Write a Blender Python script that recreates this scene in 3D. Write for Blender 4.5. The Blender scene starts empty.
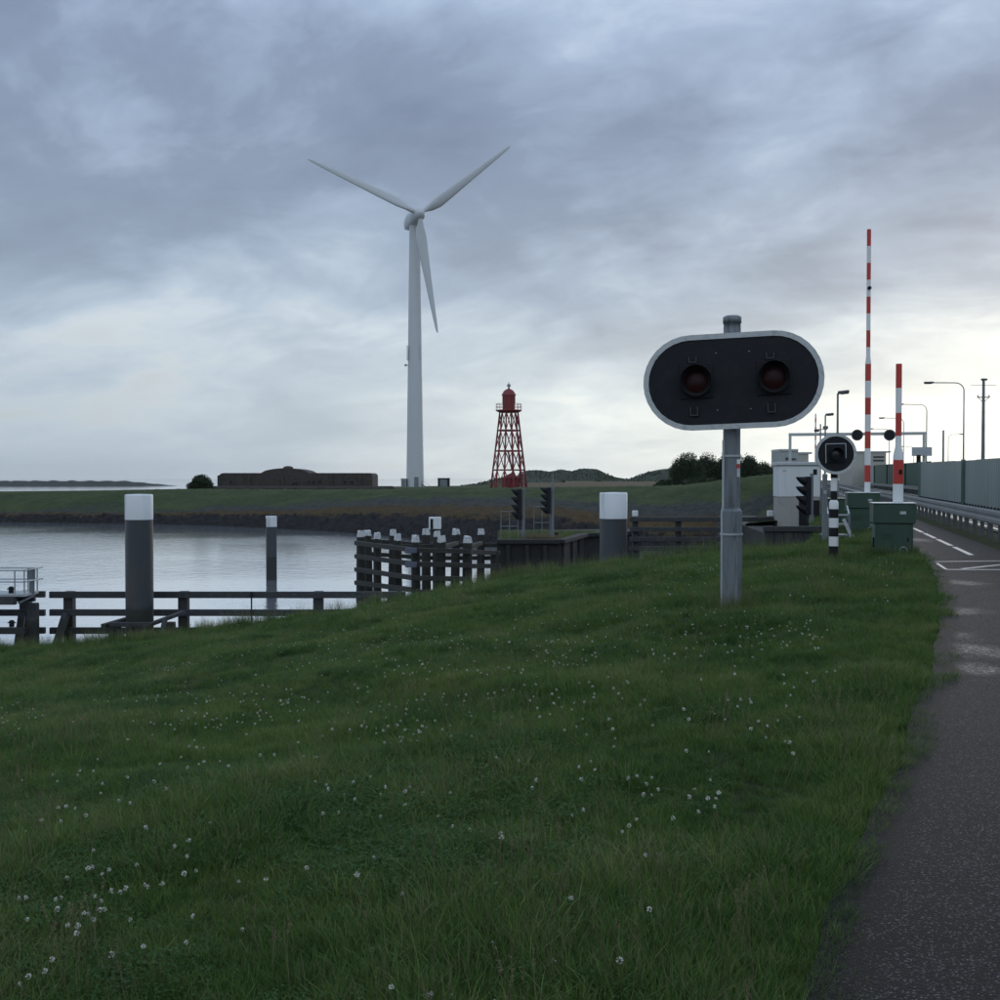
import bpy, math, random
import numpy as np
from mathutils import Vector, Matrix

# ------------------------------------------------------------------ camera, world, sun, exposure
SC = bpy.context.scene
COL = SC.collection
F = 1117.0                      # focal length in pixels of a 1000 px wide picture
HOR = 478.0                     # row of the sea horizon
EYE = 1.6
PITCH = math.atan((500.0 - HOR) / F)

cam_d = bpy.data.cameras.new('camera')
cam_d.sensor_width = 36.0
cam_d.lens = 36.0 * F / 1000.0
cam_d.clip_start = 0.05
cam_d.clip_end = 30000.0
cam = bpy.data.objects.new('camera', cam_d)
COL.objects.link(cam)
cam.location = (0, 0, EYE)
cam.rotation_euler = (math.pi / 2 - PITCH, 0, 0)
SC.camera = cam

SUN_AZ = math.radians(27.0)     # to the right of the view direction
SUN_EL = math.radians(7.0)
SUN_DIR = Vector((math.sin(SUN_AZ) * math.cos(SUN_EL), math.cos(SUN_AZ) * math.cos(SUN_EL), math.sin(SUN_EL)))
sun_d = bpy.data.lights.new('sun', 'SUN')
sun_d.energy = 0.5
sun_d.angle = math.radians(25)
sun_d.color = (1.0, 0.93, 0.82)
sun = bpy.data.objects.new('sun', sun_d)
COL.objects.link(sun)
sun.location = (30, 60, 60)
sun.rotation_euler = SUN_DIR.to_track_quat('Z', 'Y').to_euler()

SC.view_settings.view_transform = 'Standard'
SC.view_settings.look = 'None'
SC.view_settings.exposure = 0.0
SC.view_settings.gamma = 1.0
SC.view_settings.use_curve_mapping = False
SC.cycles.use_denoising = True
SC.cycles.max_bounces = 8
SC.cycles.transparent_max_bounces = 8
SC.cycles.caustics_reflective = False
SC.cycles.caustics_refractive = False
SC.cycles.sample_clamp_indirect = 4.0


class NT:
    """small helper for writing node trees"""
    def __init__(self, tree):
        self.t = tree
        tree.nodes.clear()

    def n(self, kind, **kw):
        node = self.t.nodes.new(kind)
        for k, v in kw.items():
            setattr(node, k, v)
        return node

    def set(self, sock, v):
        if v is None:
            return
        if isinstance(v, bpy.types.NodeSocket):
            self.t.links.new(v, sock)
        else:
            if isinstance(v, (tuple, list)) and len(v) == 3 and sock.type == 'RGBA':
                v = (*v, 1.0)
            sock.default_value = v

    def math(self, op, a, b=None, c=None, clamp=False):
        m = self.n('ShaderNodeMath', operation=op, use_clamp=clamp)
        self.set(m.inputs[0], a)
        self.set(m.inputs[1], b)
        self.set(m.inputs[2], c)
        return m.outputs[0]

    def vmath(self, op, a, b=None, out=0):
        m = self.n('ShaderNodeVectorMath', operation=op)
        self.set(m.inputs[0], a)
        self.set(m.inputs[1], b)
        return m.outputs['Value'] if op in ('DOT_PRODUCT', 'LENGTH') else m.outputs[out]

    def mix(self, fac, a, b, blend='MIX'):
        m = self.n('ShaderNodeMix', data_type='RGBA', blend_type=blend)
        self.set(m.inputs[0], fac)
        self.set(m.inputs[6], a)
        self.set(m.inputs[7], b)
        return m.outputs[2]

    def ramp(self, fac, stops, interp='LINEAR'):
        r = self.n('ShaderNodeValToRGB')
        r.color_ramp.interpolation = interp
        els = r.color_ramp.elements
        while len(els) < len(stops):
            els.new(0.5)
        for e, (p, c) in zip(els, stops):
            e.position = p
            e.color = (c, c, c, 1) if isinstance(c, (int, float)) else (*c, 1)
        self.set(r.inputs[0], fac)
        return r.outputs[0]

    def noise(self, vec, scale, detail=4, rough=0.55, dist=0.0, dim='3D'):
        x = self.n('ShaderNodeTexNoise', noise_dimensions=dim)
        self.set(x.inputs['Vector'], vec)
        x.inputs['Scale'].default_value = scale
        x.inputs['Detail'].default_value = detail
        x.inputs['Roughness'].default_value = rough
        x.inputs['Distortion'].default_value = dist
        return x.outputs['Fac']

    def smooth(self, v, lo, hi):
        m = self.n('ShaderNodeMapRange', interpolation_type='SMOOTHSTEP')
        self.set(m.inputs['Value'], v)
        m.inputs['From Min'].default_value = lo
        m.inputs['From Max'].default_value = hi
        return m.outputs['Result']

    def xyz(self, v):
        s = self.n('ShaderNodeSeparateXYZ')
        self.set(s.inputs[0], v)
        return s.outputs

    def comb(self, x, y, z):
        s = self.n('ShaderNodeCombineXYZ')
        for i, v in enumerate((x, y, z)):
            self.set(s.inputs[i], v)
        return s.outputs[0]


# ---- overcast sky: a real Nishita sky almost covered by a layer of broken stratus
W = bpy.data.worlds.new('World')
SC.world = W
W.use_nodes = True
w = NT(W.node_tree)
tc = w.n('ShaderNodeTexCoord')
D = tc.outputs['Generated']
dx, dy, dz = w.xyz(D)
sky = w.n('ShaderNodeTexSky', sky_type='NISHITA')
sky.sun_disc = False
sky.sun_elevation = SUN_EL
sky.sun_rotation = SUN_AZ
sky.air_density = 1.2
sky.dust_density = 2.0
nis = w.vmath('SCALE', sky.outputs[0])
nis.node.inputs['Scale'].default_value = 0.08
el = w.math('MAXIMUM', dz, 0.0)
# the layer is a flat sheet overhead: project the direction onto it
den = w.math('ADD', el, 0.30)
P = w.comb(w.math('DIVIDE', dx, den), w.math('DIVIDE', dy, den), 3.7)
SKYOFF = (47.7, 56.5, 0.0)
rot = w.n('ShaderNodeVectorRotate', rotation_type='Z_AXIS')
w.set(rot.inputs['Vector'], P)
rot.inputs['Angle'].default_value = math.radians(28)
Ps = w.vmath('ADD', w.vmath('MULTIPLY', rot.outputs[0], (0.85, 1.05, 1.0)), SKYOFF)
warp = w.n('ShaderNodeTexNoise')
w.set(warp.inputs['Vector'], Ps)
warp.inputs['Scale'].default_value = 2.0
warp.inputs['Detail'].default_value = 3
Pw = w.vmath('ADD', Ps, w.vmath('MULTIPLY', w.vmath('SUBTRACT', warp.outputs['Color'], (0.5, 0.5, 0.5)), (0.30, 0.30, 0.0)))
big = w.noise(Pw, 0.85, 2, 0.45)
mid = w.noise(Pw, 2.3, 7, 0.55)
fine = w.noise(Pw, 7.5, 6, 0.58)
dens = w.math('ADD', w.math('ADD', w.math('MULTIPLY', big, 0.47), w.math('MULTIPLY', mid, 0.42)), w.math('MULTIPLY', fine, 0.13))
# thick parts of the layer are darker, thin parts brighter
lum = w.ramp(dens, [(0.41, (0.84, 0.92, 1.0)), (0.465, (0.545, 0.655, 0.79)), (0.525, (0.345, 0.440, 0.600)), (0.585, (0.225, 0.290, 0.420)), (0.72, (0.130, 0.175, 0.275))])
# overcast: brighter overhead than low down
ov = w.math('MULTIPLY_ADD', el, 1.0, 0.78)
ovl = w.n('ShaderNodeVectorMath', operation='SCALE')
w.set(ovl.inputs[0], lum)
w.set(ovl.inputs['Scale'], ov)
lum = ovl.outputs[0]
# haze under the layer evens it out towards the horizon
low = w.ramp(el, [(0.0, 1.0), (0.06, 0.80), (0.14, 0.42), (0.30, 0.10), (0.50, 0.0)])
lum = w.mix(w.math('MULTIPLY', low, 0.90), lum, (0.50, 0.60, 0.685))
# clear gap low down on the sun's side
hl = w.vmath('NORMALIZE', w.comb(dx, dy, 0.0))
sd = w.math('MAXIMUM', w.vmath('DOT_PRODUCT', hl, (math.sin(SUN_AZ), math.cos(SUN_AZ), 0.0)), 0.0)
gl = w.math('MULTIPLY', w.math('POWER', sd, 8.0), w.ramp(el, [(0.0, 1.25), (0.05, 0.90), (0.10, 0.42), (0.17, 0.12), (0.26, 0.02), (0.4, 0.0)], 'EASE'))
gl = w.math('MULTIPLY', gl, w.ramp(dens, [(0.38, 1.25), (0.60, 0.55)]))
glc = w.n('ShaderNodeVectorMath', operation='SCALE')
glc.inputs[0].default_value = (0.92, 0.86, 0.62)
w.set(glc.inputs['Scale'], gl)
lum = w.vmath('ADD', lum, glc.outputs[0])
cov = w.ramp(dens, [(0.36, 0.80), (0.44, 0.97)])
skyc = w.mix(cov, nis, lum)
bg = w.n('ShaderNodeBackground')
w.set(bg.inputs[0], skyc)
bg.inputs[1].default_value = 1.0
wo = w.n('ShaderNodeOutputWorld')
w.set(wo.inputs[0], bg.outputs[0])

# ------------------------------------------------------------------ helpers
rng = random.Random(7)
nrg = np.random.default_rng(11)
CT, ST = math.cos(PITCH), math.sin(PITCH)


def at(x, y, Y):
    """point seen at pixel (x, y) of the 1000 px photograph, Y metres in front of the camera"""
    rx, ry, rz = x - 500.0, F, 500.0 - y
    wy = ry * CT + rz * ST
    wz = -ry * ST + rz * CT
    k = Y / wy
    return Vector((rx * k, Y, EYE + wz * k))


def ppm(Y):
    return F / Y


RD = Vector((math.sin(math.radians(15.27)), math.cos(math.radians(15.27)), 0))   # direction of the road
RN = Vector((RD.y, -RD.x, 0))                                                    # to its right


def rd(s, off, z=0.0):
    v = RD * s + RN * off
    return Vector((v.x, v.y, z))


def sof(X, Y):
    return X * RD.x + Y * RD.y, X * RN.x + Y * RN.y


def tag(o, label=None, cat=None, group=None, kind=None):
    if label: o['label'] = label
    if cat: o['category'] = cat
    if group: o['group'] = group
    if kind: o['kind'] = kind
    return o


def thing(name, loc, label, cat, group=None, rz=0.0):
    o = bpy.data.objects.new(name, None)
    COL.objects.link(o)
    o.empty_display_size = 0.2
    o.location = loc
    o.rotation_euler = (0, 0, rz)
    return tag(o, label, cat, group)


def link(name, mesh, parent=None, loc=None):
    o = bpy.data.objects.new(name, mesh)
    COL.objects.link(o)
    if parent is not None:
        o.parent = parent
    if loc is not None:
        o.location = loc
    return o


class MB:
    """collects faces, then becomes one mesh object"""
    def __init__(self):
        self.v, self.f, self.sm = [], [], []

    def add(self, vs, fs, smooth=False):
        b = len(self.v)
        self.v += [tuple(p) for p in vs]
        self.f += [tuple(b + i for i in q) for q in fs]
        self.sm += [smooth] * len(fs)
        return self

    def box(self, c, s, rz=0.0, bev=0.0, rot=None):
        c = Vector(c)
        hx, hy, hz = s[0] / 2, s[1] / 2, s[2] / 2
        R = rot if rot is not None else Matrix.Rotation(rz, 3, 'Z')
        if bev <= 0:
            pts = [(x, y, z) for z in (-hz, hz) for x, y in ((-hx, -hy), (hx, -hy), (hx, hy), (-hx, hy))]
            fs = [(3, 2, 1, 0), (4, 5, 6, 7), (0, 1, 5, 4), (1, 2, 6, 5), (2, 3, 7, 6), (3, 0, 4, 7)]
            return self.add([c + R @ Vector(p) for p in pts], fs)
        b = min(bev, hx * .9, hy * .9, hz * .9)
        ring = [(-hx + b, -hy), (hx - b, -hy), (hx, -hy + b), (hx, hy - b), (hx - b, hy), (-hx + b, hy), (-hx, hy - b), (-hx, -hy + b)]
        inn = [(-hx + b, -hy + b), (hx - b, -hy + b), (hx - b, -hy + b), (hx - b, hy - b), (hx - b, hy - b), (-hx + b, hy - b), (-hx + b, hy - b), (-hx + b, -hy + b)]
        pts = []
        for rg, z in ((inn, -hz), (ring, -hz + b), (ring, hz - b), (inn, hz)):
            pts += [(x, y, z) for x, y in rg]
        fs = []
        for k in range(3):
            for i in range(8):
                j = (i + 1) % 8
                fs.append((k * 8 + i, k * 8 + j, k * 8 + 8 + j, k * 8 + 8 + i))
        fs.append(tuple(range(7, -1, -1)))
        fs.append(tuple(range(24, 32)))
        return self.add([c + R @ Vector(p) for p in pts], fs)

    def bar(self, a, b, wd, ht):
        """box from a to b, wd wide (sideways) and ht high"""
        a, b = Vector(a), Vector(b)
        d = b - a
        L = d.length
        d.normalize()
        up = Vector((0, 0, 1)) if abs(d.z) < 0.97 else Vector((0, 1, 0))
        r = d.cross(up).normalized()
        u = r.cross(d)
        R = Matrix((r, d, u)).transposed()
        return self.box((a + b) / 2, (wd, L, ht), rot=R, bev=min(wd, ht) * 0.08)

    def tube(self, pts, rad, n=12, cap=True, smooth=True):
        pts = [Vector(p) for p in pts]
        if not isinstance(rad, (list, tuple)):
            rad = [rad] * len(pts)
        vs, fs = [], []
        prev = None
        for i, p in enumerate(pts):
            d = (pts[min(i + 1, len(pts) - 1)] - pts[max(i - 1, 0)]).normalized()
            if prev is None:
                a = Vector((1, 0, 0)) if abs(d.x) < 0.9 else Vector((0, 1, 0))
                r = (a - d * a.dot(d)).normalized()
            else:
                r = (prev - d * prev.dot(d)).normalized()
            prev = r
            u = d.cross(r)
            for k in range(n):
                t = 2 * math.pi * (k + .5) / n
                vs.append(p + (r * math.cos(t) + u * math.sin(t)) * rad[i])
        for i in range(len(pts) - 1):
            for k in range(n):
                j = (k + 1) % n
                fs.append((i * n + k, i * n + j, (i + 1) * n + j, (i + 1) * n + k))
        self.add(vs, fs, smooth)
        if cap:
            m = len(pts) - 1
            self.add(vs[:n], [tuple(range(n - 1, -1, -1))])
            self.add(vs[m * n:], [tuple(range(n))])
        return self

    def lathe(self, c, prof, n=24, smooth=True):
        """prof: list of (radius, z) from bottom to top, about a vertical axis"""
        c = Vector(c)
        vs, fs = [], []
        for r, z in prof:
            for k in range(n):
                t = 2 * math.pi * k / n
                vs.append(c + Vector((r * math.cos(t), r * math.sin(t), z)))
        for i in range(len(prof) - 1):
            for k in range(n):
                j = (k + 1) % n
                fs.append((i * n + k, i * n + j, (i + 1) * n + j, (i + 1) * n + k))
        self.add(vs, fs, smooth)
        if prof[0][0] > 1e-4:
            self.add(vs[:n], [tuple(range(n - 1, -1, -1))])
        if prof[-1][0] > 1e-4:
            self.add(vs[-n:], [tuple(range(n))])
        return self

    def prism(self, poly, depth, M):
        """poly in local x-z, extruded along local -y..+y by depth, placed with matrix M"""
        n = len(poly)
        vs = [M @ Vector((x, -depth / 2, z)) for x, z in poly] + [M @ Vector((x, depth / 2, z)) for x, z in poly]
        fs = [tuple(range(n)), tuple(range(2 * n - 1, n - 1, -1))]
        for i in range(n):
            j = (i + 1) % n
            fs.append((i, i + n, j + n, j))
        return self.add(vs, fs)

    def ring(self, outer, inner, y0, y1, M):
        """a flat frame between two outlines of equal length"""
        n = len(outer)
        vs = []
        for poly, y in ((outer, y0), (inner, y0), (outer, y1), (inner, y1)):
            vs += [M @ Vector((x, y, z)) for x, z in poly]
        fs = []
        for i in range(n):
            j = (i + 1) % n
            fs += [(i, j, n + j, n + i), (2 * n + j, 2 * n + i, 3 * n + i, 3 * n + j), (j, i, 2 * n + i, 2 * n + j), (n + i, n + j, 3 * n + j, 3 * n + i)]
        return self.add(vs, fs)

    def mesh(self, name, mat):
        me = bpy.data.meshes.new(name)
        me.from_pydata(self.v, [], self.f)
        me.polygons.foreach_set('use_smooth', self.sm)
        if mat is not None:
            me.materials.append(mat)
        me.update()
        return me

    def build(self, name, mat, parent=None, org=None):
        """org: world point that becomes the object's origin / parent's base"""
        if parent is not None and org is None:
            org = Vector(parent.location)
            if parent.parent is not None:
                org = org + Vector(parent.parent.location)
        if org is not None:
            o_ = Vector(org)
            self.v = [tuple(Vector(p) - o_) for p in self.v]
        o = link(name, self.mesh(name, mat), parent)
        if parent is None and org is not None:
            o.location = org
        return o


def np_mesh(name, verts, faces, mat, smooth=False):
    me = bpy.data.meshes.new(name)
    verts = np.asarray(verts, dtype=np.float32)
    faces = np.asarray(faces, dtype=np.int32)
    k = faces.shape[1]
    me.vertices.add(len(verts))
    me.vertices.foreach_set('co', verts.ravel())
    me.loops.add(faces.size)
    me.loops.foreach_set('vertex_index', faces.ravel())
    me.polygons.add(len(faces))
    me.polygons.foreach_set('loop_start', np.arange(0, faces.size, k, dtype=np.int32))
    me.polygons.foreach_set('loop_total', np.full(len(faces), k, dtype=np.int32))
    if smooth:
        me.polygons.foreach_set('use_smooth', np.ones(len(faces), dtype=bool))
    me.update(calc_edges=True)
    me.validate()
    if mat is not None:
        me.materials.append(mat)
    return me


# ------------------------------------------------------------------ materials
MATS = {}


def mat(name, col, rough=0.6, metal=0.0, var=0.25, scale=3.0, bump=0.0, bscale=30.0, grime=None, gfac=0.5, spec=0.5, streak=False, coord='Object', tide=None):
    """painted / weathered surface: colour varied by noise, optional grime of a second colour and a fine relief"""
    m = bpy.data.materials.new(name)
    m.use_nodes = True
    t = NT(m.node_tree)
    tcn = t.n('ShaderNodeTexCoord')
    v = tcn.outputs[coord]
    if streak:
        v2 = t.vmath('MULTIPLY', v, (1.0, 1.0, 0.12))
    else:
        v2 = v
    n1 = t.noise(v2, scale, 6, 0.6)
    k = t.math('MULTIPLY_ADD', n1, 2 * var, 1 - var)
    sc = t.n('ShaderNodeVectorMath', operation='SCALE')
    sc.inputs[0].default_value = col
    t.set(sc.inputs['Scale'], k)
    c = sc.outputs[0]
    if grime is not None:
        n2 = t.noise(v2, scale * 2.3, 8, 0.65, 0.4)
        c = t.mix(t.math('MULTIPLY', t.smooth(n2, 0.47, 0.70), gfac), c, grime)
    if tide is not None:                       # weed and wet up to the high-water mark
        wp_ = t.n('ShaderNodeNewGeometry').outputs['Position']
        zt_ = t.math('ADD', t.xyz(wp_)[2], t.math('MULTIPLY', t.math('SUBTRACT', t.noise(wp_, 3.0, 5, 0.6), 0.5), 0.35))
        c = t.mix(t.math('MULTIPLY', t.smooth(zt_, tide + 0.12, tide - 0.12), 0.85), c, (0.012, 0.014, 0.008))
    b = t.n('ShaderNodeBsdfPrincipled')
    t.set(b.inputs['Base Color'], c)
    t.set(b.inputs['Roughness'], t.math('MULTIPLY_ADD', n1, 0.25, rough - 0.12, clamp=True))
    b.inputs['Metallic'].default_value = metal
    b.inputs['Specular IOR Level'].default_value = spec
    if bump > 0:
        bn = t.n('ShaderNodeBump')
        bn.inputs['Strength'].default_value = bump
        bn.inputs['Distance'].default_value = 0.02
        t.set(bn.inputs['Height'], t.noise(v2, bscale, 5, 0.6))
        t.set(b.inputs['Normal'], bn.outputs[0])
    o = t.n('ShaderNodeOutputMaterial')
    t.set(o.inputs[0], b.outputs[0])
    MATS[name] = m
    return m


galv = mat('galvanised_steel', (0.20, 0.22, 0.235), 0.55, 0.3, 0.45, 5.0, 0.3, 40, grime=(0.075, 0.082, 0.085), gfac=0.85, streak=True)
galv_l = mat('bright_galvanised_steel', (0.42, 0.45, 0.46), 0.45, 0.4, 0.2, 4.0, 0.1, 40)
galv_dk = mat('dirty_bracket_steel', (0.045, 0.05, 0.055), 0.6, 0.1, 0.3, 20)
whitep = mat('white_paint', (0.78, 0.79, 0.78), 0.5, 0, 0.06, 2.5, 0.08, 30, grime=(0.45, 0.45, 0.42), gfac=0.30, streak=True)
whitec = mat('weathered_white_caps', (0.60, 0.61, 0.61), 0.6, 0, 0.2, 6, 0.15, 30, grime=(0.12, 0.13, 0.13), gfac=0.95)
blackp = mat('matt_black_paint', (0.014, 0.015, 0.018), 0.65, 0, 0.25, 5, 0.1, 50, spec=0.2)
blackb = mat('black_signal_board', (0.014, 0.016, 0.020), 0.6, 0, 0.3, 3, 0.12, 25, grime=(0.024, 0.027, 0.028), gfac=0.5, spec=0.2)
rimw = mat('off_white_rim', (0.50, 0.52, 0.52), 0.5, 0, 0.12, 5, 0, 30, grime=(0.22, 0.25, 0.23), gfac=0.55)
redp = mat('red_reflective_paint', (0.52, 0.045, 0.03), 0.45, 0, 0.12, 6, 0, 30, grime=(0.30, 0.05, 0.04), gfac=0.3)
lensm = mat('dark_red_lens', (0.024, 0.003, 0.003), 0.40, 0, 0.2, 8, 0, 30, spec=0.25)
greenp = mat('dark_green_paint', (0.030, 0.070, 0.045), 0.45, 0, 0.22, 3, 0.12, 30, grime=(0.05, 0.07, 0.05), gfac=0.5, streak=True)
greenw = mat('green_wall_panel', (0.035, 0.085, 0.060), 0.5, 0, 0.20, 0.8, 0, 30, grime=(0.07, 0.10, 0.09), gfac=0.4, streak=True)
greyw = mat('grey_green_wall_panel', (0.190, 0.240, 0.225), 0.5, 0, 0.16, 0.8, 0, 30, grime=(0.11, 0.16, 0.16), gfac=0.5, streak=True)
greyw2 = mat('grey_green_wall_panel_light', (0.205, 0.255, 0.240), 0.5, 0, 0.16, 0.8, 0, 30, grime=(0.12, 0.17, 0.17), gfac=0.5, streak=True)
greyw3 = mat('grey_green_wall_panel_dark', (0.175, 0.225, 0.210), 0.5, 0, 0.16, 0.8, 0, 30, grime=(0.10, 0.15, 0.15), gfac=0.5, streak=True)
greyg = mat('cover_strip_green', (0.13, 0.19, 0.16), 0.5, 0, 0.2, 1.0)
palew = mat('pale_wall_panel', (0.35, 0.38, 0.37), 0.6, 0, 0.12, 0.8)
darkw = mat('tarred_timber', (0.032, 0.034, 0.037), 0.7, 0, 0.35, 2.0, 0.5, 18, grime=(0.075, 0.078, 0.072), gfac=0.7, tide=-3.7)
wetw = mat('weathered_fender_timber', (0.020, 0.019, 0.015), 0.75, 0, 0.45, 2.5, 0.6, 16, grime=(0.028, 0.034, 0.018), gfac=0.8, tide=-3.0)
steelb = mat('dark_coated_steel_pile', (0.045, 0.050, 0.056), 0.5, 0, 0.20, 1.2, 0.1, 20, grime=(0.085, 0.070, 0.055), gfac=0.7, streak=True, tide=-3.2)
pilewh = mat('white_pile_cap_paint', (0.76, 0.78, 0.79), 0.5, 0, 0.06, 1.5, 0.05, 30, grime=(0.42, 0.43, 0.40), gfac=0.6, streak=True)
turbw = mat('turbine_white', (0.56, 0.58, 0.59), 0.45, 0, 0.05, 0.1)
lhred = mat('lighthouse_red', (0.20, 0.016, 0.018), 0.5, 0, 0.25, 0.8, 0, 30, grime=(0.10, 0.02, 0.015), gfac=0.6)
lhgrey = mat('lighthouse_grey', (0.28, 0.30, 0.31), 0.5, 0, 0.1, 3)
conc = mat('weathered_concrete', (0.17, 0.165, 0.15), 0.85, 0, 0.25, 1.0, 0.3, 14, grime=(0.06, 0.06, 0.05), gfac=0.8)
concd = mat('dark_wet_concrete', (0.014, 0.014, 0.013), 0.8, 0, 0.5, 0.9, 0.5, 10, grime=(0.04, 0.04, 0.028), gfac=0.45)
concl = mat('pale_concrete', (0.36, 0.35, 0.32), 0.85, 0, 0.15, 1.3, 0.25, 20, grime=(0.2, 0.2, 0.18), gfac=0.5)
bunkm = mat('bunker_masonry', (0.052, 0.045, 0.038), 0.9, 0, 0.55, 0.6, 1.0, 2.5, grime=(0.020, 0.019, 0.017), gfac=0.9, coord='Object')
hutw = mat('hut_white_paint', (0.66, 0.68, 0.68), 0.6, 0, 0.05, 2, 0.06, 25, grime=(0.5, 0.52, 0.5), gfac=0.4, streak=True)
cream = mat('cream_cladding', (0.42, 0.41, 0.36), 0.7, 0, 0.08, 0.5)
darkg = mat('dark_glass', (0.03, 0.035, 0.04), 0.15, 0, 0.1, 1)
barkm = mat('bark', (0.06, 0.05, 0.04), 0.9, 0, 0.3, 4, 0.4, 20)
paint = mat('road_paint', (0.42, 0.43, 0.43), 0.45, 0, 0.10, 6, 0.15, 60, grime=(0.14, 0.14, 0.14), gfac=0.85)
rubber = mat('blue_grey_rubber', (0.09, 0.10, 0.14), 0.6, 0, 0.2, 3)
stick_r = mat('red_sticker', (0.55, 0.05, 0.04), 0.4, 0, 0.05, 10)


def ground_mat():
    """turf soil under the grass"""
    m = bpy.data.materials.new('turf_soil')
    m.use_nodes = True
    t = NT(m.node_tree)
    pos = t.n('ShaderNodeNewGeometry').outputs['Position']
    a = t.noise(pos, 0.7, 5, 0.6)
    b_ = t.noise(pos, 14, 5, 0.7)
    c = t.mix(t.smooth(a, 0.35, 0.65), (0.020, 0.034, 0.012), (0.032, 0.040, 0.014))
    c = t.mix(t.smooth(b_, 0.45, 0.75), c, (0.028, 0.024, 0.014))
    b = t.n('ShaderNodeBsdfPrincipled')
    t.set(b.inputs['Base Color'], c)
    b.inputs['Roughness'].default_value = 0.95
    b.inputs['Specular IOR Level'].default_value = 0.1
    bn = t.n('ShaderNodeBump')
    bn.inputs['Strength'].default_value = 0.8
    bn.inputs['Distance'].default_value = 0.04
    t.set(bn.inputs['Height'], b_)
    t.set(b.inputs['Normal'], bn.outputs[0])
    o = t.n('ShaderNodeOutputMaterial')
    t.set(o.inputs[0], b.outputs[0])
    return m


def asphalt_mat(name, spots, base=(0.0080, 0.0085, 0.0100)):
    m = bpy.data.materials.new(name)
    m.use_nodes = True
    t = NT(m.node_tree)
    pos = t.n('ShaderNodeNewGeometry').outputs['Position']
    big_ = t.noise(pos, 0.55, 5, 0.55, 0.3)
    md = t.noise(pos, 3.0, 6, 0.6)
    vor = t.n('ShaderNodeTexVoronoi', feature='F1')
    t.set(vor.inputs['Vector'], pos)
    vor.inputs['Scale'].default_value = 150
    cell = t.xyz(vor.outputs['Color'])[0]
    c = t.mix(t.smooth(md, 0.3, 0.7), base, tuple(k * 1.5 for k in base))
    c = t.mix(t.math('MULTIPLY', t.smooth(cell, 0.84, 0.99), 0.8), c, (0.16, 0.16, 0.16))
    c = t.mix(t.math('MULTIPLY', t.smooth(cell, 0.30, 0.0), 0.5), c, (0.008, 0.008, 0.010))
    edge = t.n('ShaderNodeAttribute', attribute_name='edge').outputs['Fac']
    dirt = t.smooth(t.math('ADD', edge, t.math('MULTIPLY', t.math('SUBTRACT', md, 0.5), 0.9)), 0.35, 0.75)
    c = t.mix(t.math('MULTIPLY', dirt, 0.65), c, (0.010, 0.010, 0.009))       # soil and moss washed along the edge
    # damp film left standing in shallow dips
    wetf = None
    for (cx_, cy_, lx_, ly_) in spots:
        dv = t.vmath('MULTIPLY', t.vmath('SUBTRACT', pos, (cx_, cy_, 0.0)), (1 / lx_, 1 / ly_, 0.0))
        q_ = t.math('SUBTRACT', 1.0, t.vmath('LENGTH', dv), clamp=True)
        wetf = q_ if wetf is None else t.math('MAXIMUM', wetf, q_)
    wetf = t.smooth(t.math('ADD', wetf, t.math('MULTIPLY', t.math('SUBTRACT', md, 0.5), 1.3)), 0.10, 0.75)
    wetf = t.math('MULTIPLY', wetf, t.smooth(t.noise(pos, 26, 5, 0.75), 0.38, 0.68))
    wetf = t.math('MULTIPLY', wetf, t.math('SUBTRACT', 1.0, dirt))
    b = t.n('ShaderNodeBsdfPrincipled')
    t.set(b.inputs['Base Color'], t.mix(t.math('MULTIPLY', wetf, 0.4), c, (0.018, 0.018, 0.021)))
    t.set(b.inputs['Roughness'], t.math('MULTIPLY_ADD', wetf, -0.26, 0.64))
    t.set(b.inputs['Specular IOR Level'], t.math('MULTIPLY_ADD', wetf, 0.30, 0.10))
    bn = t.n('ShaderNodeBump')
    t.set(bn.inputs['Strength'], t.math('MULTIPLY_ADD', wetf, -0.45, 0.9))
    bn.inputs['Distance'].default_value = 0.006
    t.set(bn.inputs['Height'], t.math('SUBTRACT', t.math('MULTIPLY', cell, 0.5), vor.outputs['Distance']))
    t.set(b.inputs['Normal'], bn.outputs[0])
    o = t.n('ShaderNodeOutputMaterial')
    t.set(o.inputs[0], b.outputs[0])
    return m


def water_mat():
    m = bpy.data.materials.new('grey_harbour_water')
    m.use_nodes = True
    t = NT(m.node_tree)
    pos = t.n('ShaderNodeNewGeometry').outputs['Position']
    v1 = t.vmath('MULTIPLY', pos, (1.0, 1.0, 0.0))
    w1 = t.noise(v1, 0.9, 4, 0.6, 0.3)
    w2 = t.noise(v1, 3.1, 5, 0.6, 0.2)
    w3 = t.noise(v1, 0.035, 3, 0.5)          # calm and ruffled stretches
    h = t.math('ADD', t.math('MULTIPLY', w1, 0.09), t.math('MULTIPLY', w2, 0.030))
    bn = t.n('ShaderNodeBump')
    t.set(bn.inputs['Strength'], t.math('MULTIPLY_ADD', t.smooth(w3, 0.40, 0.60), 0.22, 0.16))
    bn.inputs['Distance'].default_value = 1.0
    t.set(bn.inputs['Height'], h)
    b = t.n('ShaderNodeBsdfPrincipled')
    b.inputs['Base Color'].default_value = (0.70, 0.75, 0.82, 1)
    b.inputs['Metallic'].default_value = 0.85
    b.inputs['Roughness'].default_value = 0.06
    b.inputs['IOR'].default_value = 1.38
    t.set(b.inputs['Normal'], bn.outputs[0])
    o = t.n('ShaderNodeOutputMaterial')
    t.set(o.inputs[0], b.outputs[0])
    return m


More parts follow.
